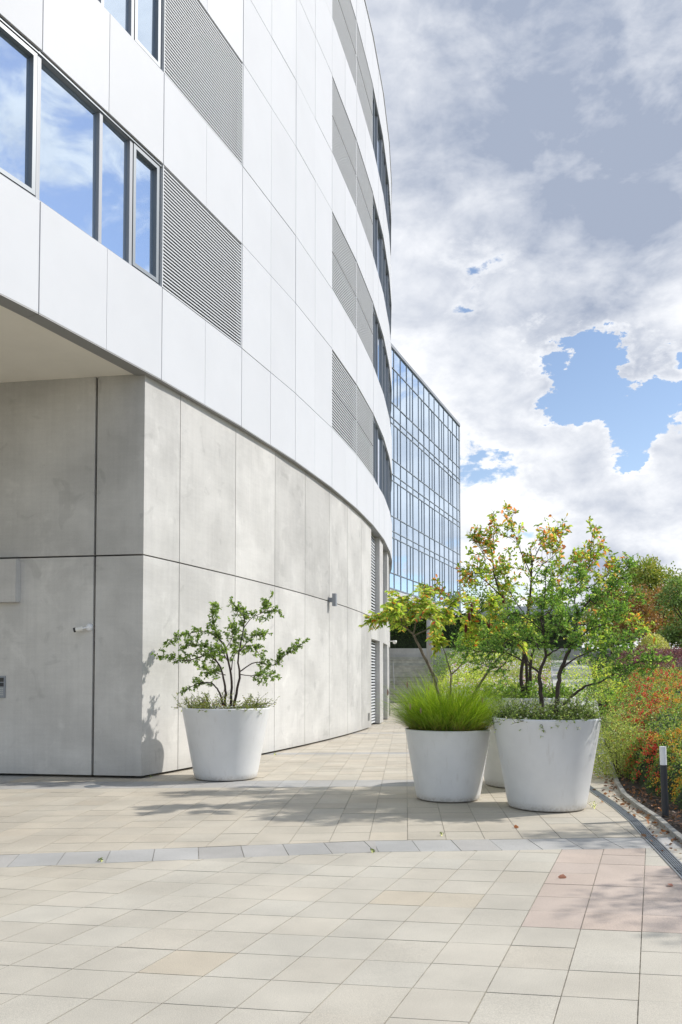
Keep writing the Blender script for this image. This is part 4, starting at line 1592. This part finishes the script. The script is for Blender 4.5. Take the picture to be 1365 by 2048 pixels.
# rounded shrubs between the planters and the flower bed
def dome(cx, cy, zg, rx, hgt, n, ls, pal, w, name, label, cat='shrub', group=None):
    root = empty(name, (cx, cy, zg), label, cat, group)
    wood = MB()
    for i in range(9):
        a = rnd.uniform(0, 6.28)
        wood.tube([Vector((cx, cy, zg)), Vector((cx + math.cos(a) * rx * .3, cy + math.sin(a) * rx * .3, zg + hgt * .45))], [.012, .004], 5, cap=False)
    wood.build('stems', M['bark'], root)
    P = []; D = []
    for i in range(n):
        a = rnd.uniform(0, 6.28); e = math.asin(rnd.random())
        rr = rnd.random() ** .3 * (1 + .22 * hash2(a * 2 + cx, e * 4 + cy))
        P.append((cx + rx * rr * math.cos(a) * math.cos(e), cy + rx * rr * math.sin(a) * math.cos(e), zg + hgt * rr * math.sin(e)))
        D.append((math.cos(a) + rnd.gauss(0, .8), math.sin(a) + rnd.gauss(0, .8), .6 + rnd.gauss(0, .7)))
    leaf_object('foliage', P, D, ls * rng.uniform(.6, 1.3, len(P)), pick_cols(len(P), pal, w), M['leaf'], root, .5, False)
    return root


DKG = [(.10, .17, .04), (.16, .24, .055), (.06, .11, .03)]
PALE = [(.20, .235, .085), (.14, .18, .06), (.28, .30, .13)]
YLG = [(.30, .36, .07), (.22, .29, .055), (.40, .42, .10)]
for (u, y, zg, rx, hh_, n, ls, pal, lab) in (
        (975, 19.5, 0, .95, 1.35, 5200, .06, DKG, 'mid green rounded shrub right behind the grass planter'),
        (1040, 20.5, .05, 1.0, 1.25, 5200, .06, DKG, 'dark green rounded shrub behind the tall rear planter'),
        (1232, 13.6, .05, .60, 1.12, 9500, .036, PALE, 'pale feathery shrub at the kerb right of the front planter'),
        (1195, 19.5, .25, 1.0, 1.5, 5200, .05, DKG, 'green shrub beside the start of the ramp'),
        (1180, 27, .9, 1.3, 1.5, 5200, .06, YLG, 'yellow green shrub right of the ramp'),
        (930, 31, .8, 1.5, 1.2, 4600, .07, YLG, 'low yellow green shrub at the near left of the flower bed'),
        (905, 44, 1.75, 1.4, 1.5, 3600, .08, DKG, 'green shrub in the flower bed near the column'),
        (985, 47, 2.0, 2.0, 1.4, 4600, .08, YLG, 'yellow green mound in the middle of the flower bed'),
        (1060, 52, 2.4, 2.2, 1.6, 4600, .08, DKG, 'dark mound at the top right of the flower bed'),
        (950, 60.5, 2.9, 2.0, 2.6, 4600, .1, DKG, 'green bush against the low concrete wall'),
        (1020, 36, 1.15, 1.5, 1.1, 4600, .07, PALE, 'pale green mound in front of the flower bed middle')):
    dome((u - 682.5) / FPX * y, y, zg, rx, hh_, n, ls, pal, [3, 3, 2], 'rounded_shrub', lab)

# ------------------------------------------------------------------ background trees
def bg_tree(name, label, x, y, zg, hgt, rad, pal, w, n=5200, lsize=.16, group=None, zlow=.25, cl_=15):
    root = empty(name, (x, y, zg), label, 'tree', group)
    m = MB()
    top = Vector((x, y, zg + hgt * .75))
    m.tube(smooth_line([Vector((x, y, zg - .3)), Vector((x + rad * .05, y, zg + hgt * .35)), top]), [.16 * hgt / 5 * (1 - i / 11 * .8) for i in range(11)], 8)
    cs = []
    for i in range(cl_):
        a = rnd.uniform(0, 6.28); r = rad * math.sqrt(rnd.random()) * .85
        zz = zg + hgt * rnd.uniform(zlow, .93)
        f = 1 - .45 * abs((zz - zg) / hgt - .5)
        cpos = Vector((x + r * f * math.cos(a), y + r * f * math.sin(a), zz))
        cs.append((cpos, rad * rnd.uniform(.26, .46)))
        m.tube([Vector((x, y, zg + hgt * rnd.uniform(.2, .5))), cpos], [.05, .015], 5, cap=False)
    m.build('trunk', M['bark'], root, True)
    P = []; D = []
    for i in range(n):
        cpos, cr = rnd.choice(cs)
        d = Vector((rnd.gauss(0, 1), rnd.gauss(0, 1), rnd.gauss(0, .8))).normalized()
        q = cpos + d * cr * (rnd.random() ** .35) * rnd.uniform(.8, 1.15)
        if q.z < zg + .1: continue
        P.append(q); D.append(d + Vector((rnd.gauss(0, .6), rnd.gauss(0, .6), rnd.gauss(0, .6))))
    cols = pick_cols(len(P), pal, w, .25)
    leaf_object('crown', P, D, lsize * rng.uniform(.6, 1.3, len(P)), cols, M['leafdull'], root, .65, False)
    return root


GR = [(.07, .12, .03), (.11, .17, .04), (.16, .22, .06)]
YG = [(.20, .24, .05), (.13, .19, .04), (.28, .27, .07)]
OR_ = [(.24, .12, .05), (.20, .13, .045), (.17, .17, .045)]


def X(u, y): return (u - 682.5) / FPX * y


bg_tree('maple_tree', 'bushy tree turning rusty orange left of the other orange tree', X(1262, 44), 44, 2.9, 3.6, 2.0, OR_, [3, 2, 1.5], 6500, .15, 'autumn trees on the slope')
bg_tree('maple_tree', 'rusty orange and brown tree in front of the yellow green tree', X(1318, 46), 46, 3.1, 3.9, 2.2, OR_, [3, 2, 1], 8000, .15, 'autumn trees on the slope')
bg_tree('broadleaf_tree', 'yellow-green broad tree behind the orange trees', X(1300, 52), 52, 3.4, 5.6, 3.4, YG, [3, 2, 2], 10000, .18)
bg_tree('broadleaf_tree', 'dull green tree at the left end of the far tree line', X(1225, 56), 56, 3.6, 4.0, 2.4, YG, [2, 3, 1], 7000, .17)
bg_tree('willow_tree', 'soft green feathery tree cut by the right picture border', X(1385, 40), 40, 2.6, 4.1, 1.6, [(.13, .20, .06), (.18, .26, .09), (.09, .14, .04)], [3, 2, 2], 11000, .13, zlow=.1, cl_=22)
bg_tree('dark_tree', 'dark green tree top showing behind the feathery tree', X(1400, 62), 62, 3.8, 5.6, 2.4, GR, [3, 2, 1], 8000, .2)
bg_tree('broadleaf_tree', 'green tree beyond the white pavilion roof', X(1100, 92), 92, 4.5, 5.8, 5.0, GR, [2, 3, 2], 7000, .3, 'trees behind the pavilion')
bg_tree('broadleaf_tree', 'green tree beyond the retaining wall between the planter trees', X(1000, 84), 84, 4.5, 6.2, 4.0, GR, [2, 3, 2], 7000, .28, 'trees behind the pavilion')
# trees to the right of the view, their shadows fall over the paving at the right border
for i, (x, y, hh, rr_) in enumerate(((6.2, 9.4, 3.3, .85), (6.2, 6.9, 3.6, 1.0))):
    bg_tree('kerbside_tree', 'slender tree just right of the view casting dappled shade' if i == 0 else 'rounder tree right of the view nearer the camera', x, y, .1, hh, rr_, GR, [2, 2, 1], 2600, .07)
# trees opposite, mirrored in the lowest glass panes
for i, (x, y, s_) in enumerate(((46, 92, 9), (60, 100, 10), (36, 108, 9), (52, 120, 11))):
    bg_tree('distant_tree', 'far green tree right of the view mirrored in the glass building', x, y, 4.5, s_, 5, GR, [3, 2, 1], 2600, .45, 'far trees right of the view')


# dark hedge above the wall behind the steps
def hb(): return rnd.uniform(2, 18), 62.45 + abs(rnd.gauss(0, .6))


mass('clipped_hedge', 'dark green hedge above the wall behind the steps', 'hedge', hb, 22000,
     plain_top(lambda x, y: 3.7, 3.0, .12, lambda x, y: (1 - ((y - 63.5) / 1.2) ** 2) ** .5 if abs(y - 63.5) < 1.2 else 0), .10,
     [(.045, .085, .02), (.07, .12, .03), (.03, .05, .015)], [3, 2, 2], .9, core=(lambda yy: [1.5, 6, 10, 14, 18], [62.28, 62.33, 62.45, 62.7, 63.1, 63.5, 64.1, 64.5]), lm='leafdull')

# ------------------------------------------------------------------ steps, wall, column, rails
S = empty('staircase', (5, 54, 0), 'wide pale stone steps rising in two flights beyond the grass planter', 'steps')
f1_ = MB(); n = 12; y = 53.5
xl, xr = 3.0, 7.9
for i in range(n):
    f1_.box(xl, xr, y + i * .36, y + n * .36 + .3, -.02 if i == 0 else .163 * i - .004, .163 * (i + 1) - .012, vary((.9, .88, .82), .08))
    f1_.box(xl, xr, y + i * .36 - .025, y + n * .36, .163 * (i + 1) - .012, .163 * (i + 1) + .02, vary((1, 1, .97), .04))
f1_.build('lower_flight', M['stair'], S)
f2_ = MB(); yb = y + n * .36; zb = .163 * n + .02
f2_.box(xl, xr, yb, yb + 1.5, zb - .3, zb, (1, 1, .97))
yb += 1.5
for i in range(9):
    f2_.box(xl, 7.0, yb + i * .36, yb + 9 * .36 + .2, zb + .163 * i + .002, zb + .163 * (i + 1) - .012, vary((1, .99, .95), .06))
    f2_.box(xl, 7.0, yb + i * .36 - .025, yb + 9 * .36, zb + .163 * (i + 1) - .012, zb + .163 * (i + 1) + .02, vary((1.08, 1.07, 1.04), .04))
f2_.build('upper_flight', M['stair'], S)
rw = MB(); rw.box(-2, 22, 62.05, 62.4, -.1, 3.98)
tag(rw.build('retaining_wall', M['concrete2']), 'long low grey concrete wall below the dark hedge', 'wall')
co = MB(); cxp = X(860, 58.4)
co.lathe([(.001, zb), (.23, zb + .004), (.23, 7.28), (.001, 7.29)], (cxp, 58.4, 0), 32)
tag(co.build('concrete_column', M['concrete2'], smoothed=True), 'round pale concrete column standing on the landing of the steps', 'column')


def rail(pts, label):
    Hh = empty('handrail', pts[0], label, 'handrail')
    m = MB(); m.tube([Vector(p) + Vector((0, 0, .95)) for p in pts], .025, 8)
    m.build('rail', M['steel'], Hh)
    for p in pts:
        q = MB(); q.tube([Vector(p) - Vector((0, 0, .05)), Vector(p) + Vector((0, 0, .95))], .022, 8)
        q.build('post', M['steel'], Hh)


rail([(6.95, 58.7, zb), (7.05, 61.5, 3.3)], 'thin steel handrail right of the upper flight, beside the column')
rail([(7.9, 53.4, 0), (8.1, 57.6, 1.9)], 'thin steel handrail right of the lower flight')
rail([(3.55, 53.4, 0), (3.75, 57.8, zb)], 'thin steel handrail against the building at the steps')
rail([(.262 * 30 + .05, 30, .75), (.262 * 36 + .05, 36, 1.2)], 'pale steel handrail climbing beside the ramp')
# pavilion
PV = empty('pavilion', (X(1090, 78), 78, 4), 'low pavilion with flat white roof seen through the tree crowns', 'pavilion')
m = MB(); m.box(X(985, 78), X(1165, 78), 76, 84, 7.7, 8.5); m.build('roof', M['white'], PV)
m = MB(); m.box(X(995, 78), X(1155, 78), 77, 83, 3.8, 7.68); m.build('glazed_wall', M['pane2'], PV)
for k in range(6):
    xx = X(995, 78) + k * (X(1155, 78) - X(995, 78)) / 5
    m = MB(); m.box(xx - .08, xx + .08, 76.7, 76.86, 3.8, 7.69); m.build('post', M['framelight'], PV)

# ------------------------------------------------------------------ small things
# bollard light
b0 = atz(1332, 1640)
BL = empty('bollard_light', (b0.x, b0.y, .03), 'slim charcoal bollard light with white frosted top beside the kerb', 'bollard light')
ht = aty(1329, 1493, b0.y).z; hm = aty(1329, 1530, b0.y).z
lean = Vector((-.022, 0, 0))
m = MB(); m.tube([b0, b0 + lean * .8 + Vector((0, 0, hm))], .039, 24); m.build('post', M['charcoal'], BL, False)
m = MB(); m.tube([b0 + lean * .8 + Vector((0, 0, hm + .002)), b0 + lean + Vector((0, 0, ht))], .0385, 24)
m.build('lamp_cover', M['lampglass'], BL)
# wall lamp
ta = ang(659, 1200, RB); wp = circ(ta, RB); wnv = Vector((math.cos(R(ta)), -math.sin(R(ta)))); wt = Vector((-wnv.y, wnv.x))
WL = empty('wall_lamp', (wp.x, wp.y, 3.65), 'small grey wall lamp on the concrete wall at the joint', 'wall lamp')
zc_ = aty(665, 1200, wp.y).z
m = MB(); m.slab(wp - wt * .04, wp + wt * .04, zc_ - .06, zc_ + .06, wnv, .002, .10); m.build('bracket', M['framelight'], WL)
m = MB(); m.slab(wp - wt * .06, wp + wt * .06, zc_ - .17, zc_ + .17, wnv, .10, .20); m.build('lamp_body', M['framelight'], WL)
# security camera
sc = s_at(182, 1255); q = c2 + dl * (sc + .02)
zq = aty(180, 1255, q.y).z
SC = empty('security_camera', (q.x, q.y, zq), 'white bullet security camera on the shaded concrete wall', 'security camera')
n3_ = Vector((nl.x, nl.y, 0)); q3 = Vector((q.x, q.y, zq))
m = MB(); m.tube([q3 + n3_ * .003, q3 + n3_ * .02, q3 + n3_ * .05, q3 + n3_ * .065], [.062, .062, .05, .02], 24); m.build('mount', M['lampglass'], SC)
e3 = q3 + n3_ * .07
ax = Vector((dl.x, dl.y, 0)); bdir = (ax * .92 + n3_ * .3 + Vector((0, 0, -.22))).normalized()
m = MB(); m.tube([e3 - n3_ * .02, e3 + bdir * .10], .013, 10); m.build('arm', M['lampglass'], SC)
m = MB(); m.tube([e3 + bdir * .085, e3 + bdir * .20], .038, 16); m.build('body', M['plastic'], SC)
m = MB(); m.tube([e3 + bdir * .201, e3 + bdir * .235], .040, 16); m.build('lens_hood', M['black'], SC)
# intercom
s0, s1 = s_at(12, 1370), s_at(12, 1370) + .17
zt, zb_ = aty(6, 1352, 13.7).z, aty(6, 1396, 13.7).z
ic = c2 + dl * s0; ie = c2 + dl * s1
IC = empty('intercom', (ic.x, ic.y, zb_), 'silver door intercom panel on the shaded wall at the left picture border', 'intercom')
m = MB(); m.slab(ic, ie, zb_, zt, nl, .003, .03); m.build('panel', M['framelight'], IC)
dm = dl
m = MB(); m.slab(ic + dm * .02, ie - dm * .02, zt - .10, zt - .03, nl, .031, .034); m.build('display', M['black'], IC)
m = MB(); m.slab(ic + dm * .02, ie - dm * .02, zt - .18, zt - .115, nl, .031, .034); m.build('speaker', M['charcoal'], IC)
for r_ in range(4):
    for c_ in range(3):
        m = MB(); a = ic + dm * (.03 + .04 * c_)
        m.slab(a, a + dm * .026, zt - .225 - r_ * .035, zt - .205 - r_ * .035, nl, .031, .037); m.build('button', M['steel'], IC)
# manhole ring
mh = atz(186, 1573)
m = MB(); m.lathe([(.001, .006), (.10, .006), (.105, .0075), (.125, .0075), (.13, .004)], (mh.x, mh.y, 0), 36, mi=0)
tag(m.build('access_cover', M['frame'], smoothed=False), 'small round dark cover set in the paving by the corner', 'cover')
# dome camera on far wall
fa = ang(784, 1285, RB)
fc = aty(790, 1284, 33.5)
m = MB(); m.lathe([(.001, -.09), (.06, -.07), (.085, -.01), (.085, .06), (.001, .07)], fc, 16); m.tube([fc + Vector((0, 0, .03)), fc + Vector((-.45, .05, .03))], .02, 8)
tag(m.build('dome_camera', M['plastic'], smoothed=True), 'small white dome camera sticking out at the far edge of the concrete wall', 'security camera')


# fallen leaves
def fallen(u, v, s, col, label):
    p = atz(u, v)
    D = Vector((rnd.gauss(0, 1), rnd.gauss(0, 1), .08))
    o = leaf_object('fallen_leaf', [p + Vector((0, 0, .012))], [D], s, [col], M['leafdull'], None, .6)
    tag(o, label, 'leaf', 'fallen leaves on the paving')


fallen(1134, 1757, .08, (.42, .20, .14), 'single reddish leaf lying on the pink tiles')
fallen(1028, 1655, .08, (.40, .16, .09), 'brown leaf in the planter shade')
fallen(1344, 1770, .08, (.34, .12, .08), 'dark red leaf near the right picture border')
P = []; D = []
for i in range(420):
    y = rnd.uniform(6.5, 17)
    off = abs(rnd.gauss(0, .09)) if rnd.random() < .85 else rnd.uniform(0, .4)
    sgn = -1 if rnd.random() < .6 else 1
    x = curb_x(y) + (off * sgn if sgn < 0 else .08 + off)
    z = .018 if sgn < 0 else bed_h(off, y) + .015
    P.append((x, y, z + rnd.random() * .012)); D.append((rnd.gauss(0, 1), rnd.gauss(0, 1), rnd.gauss(0, .3)))
for i in range(1500):
    y = rnd.uniform(7, 12); off = rnd.uniform(0.05, 1.3)
    P.append((curb_x(y) + .1 + off, y, bed_h(off, y) + rnd.uniform(.0, .03))); D.append((rnd.gauss(0, 1), rnd.gauss(0, 1), rnd.gauss(0, .4)))
o = leaf_object('leaf_litter', P, D, rng.uniform(.03, .075, len(P)), pick_cols(len(P), [(.20, .09, .045), (.12, .07, .05), (.30, .13, .06), (.08, .05, .035)], [3, 4, 1, 3]), M['leafdull'], None, .55)
tag(o, 'dry brown leaves and bark along the kerb and drain', 'leaf litter', kind='stuff')


# weeds in the joints
def weed(u, v, hgt, n, label):
    p = atz(u, v)
    T = Tree('weed', label, (p.x, p.y, 0), 'weed')
    for i in range(n):
        T.twig(p, Vector((rnd.gauss(0, .6), rnd.gauss(0, .6), .8)), hgt, .0015, 7, .018, 0)
    T.wood.build('stems', M['leaf'], T.root)
    leaf_object('foliage', T.P, T.D, T.S, pick_cols(len(T.P), [(.06, .09, .025), (.09, .12, .035)], [1, 1]), M['leaf'], T.root, .6)


weed(1190, 1617, .10, 5, 'tiny weed in a joint right of the kerbside planter')
weed(884, 1672, .04, 4, 'tiny weed in the joint below the grass planter')
weed(303, 1555, .04, 5, 'tiny weed at the foot of the concrete corner')
weed(204, 1723, .03, 5, 'tiny weed at the dark paving band')
weed(745, 1705, .03, 4, 'small weed tuft at the lower edge of the dark band')
weed(550, 1510, .06, 6, 'weed tuft at the wall behind the lone planter')
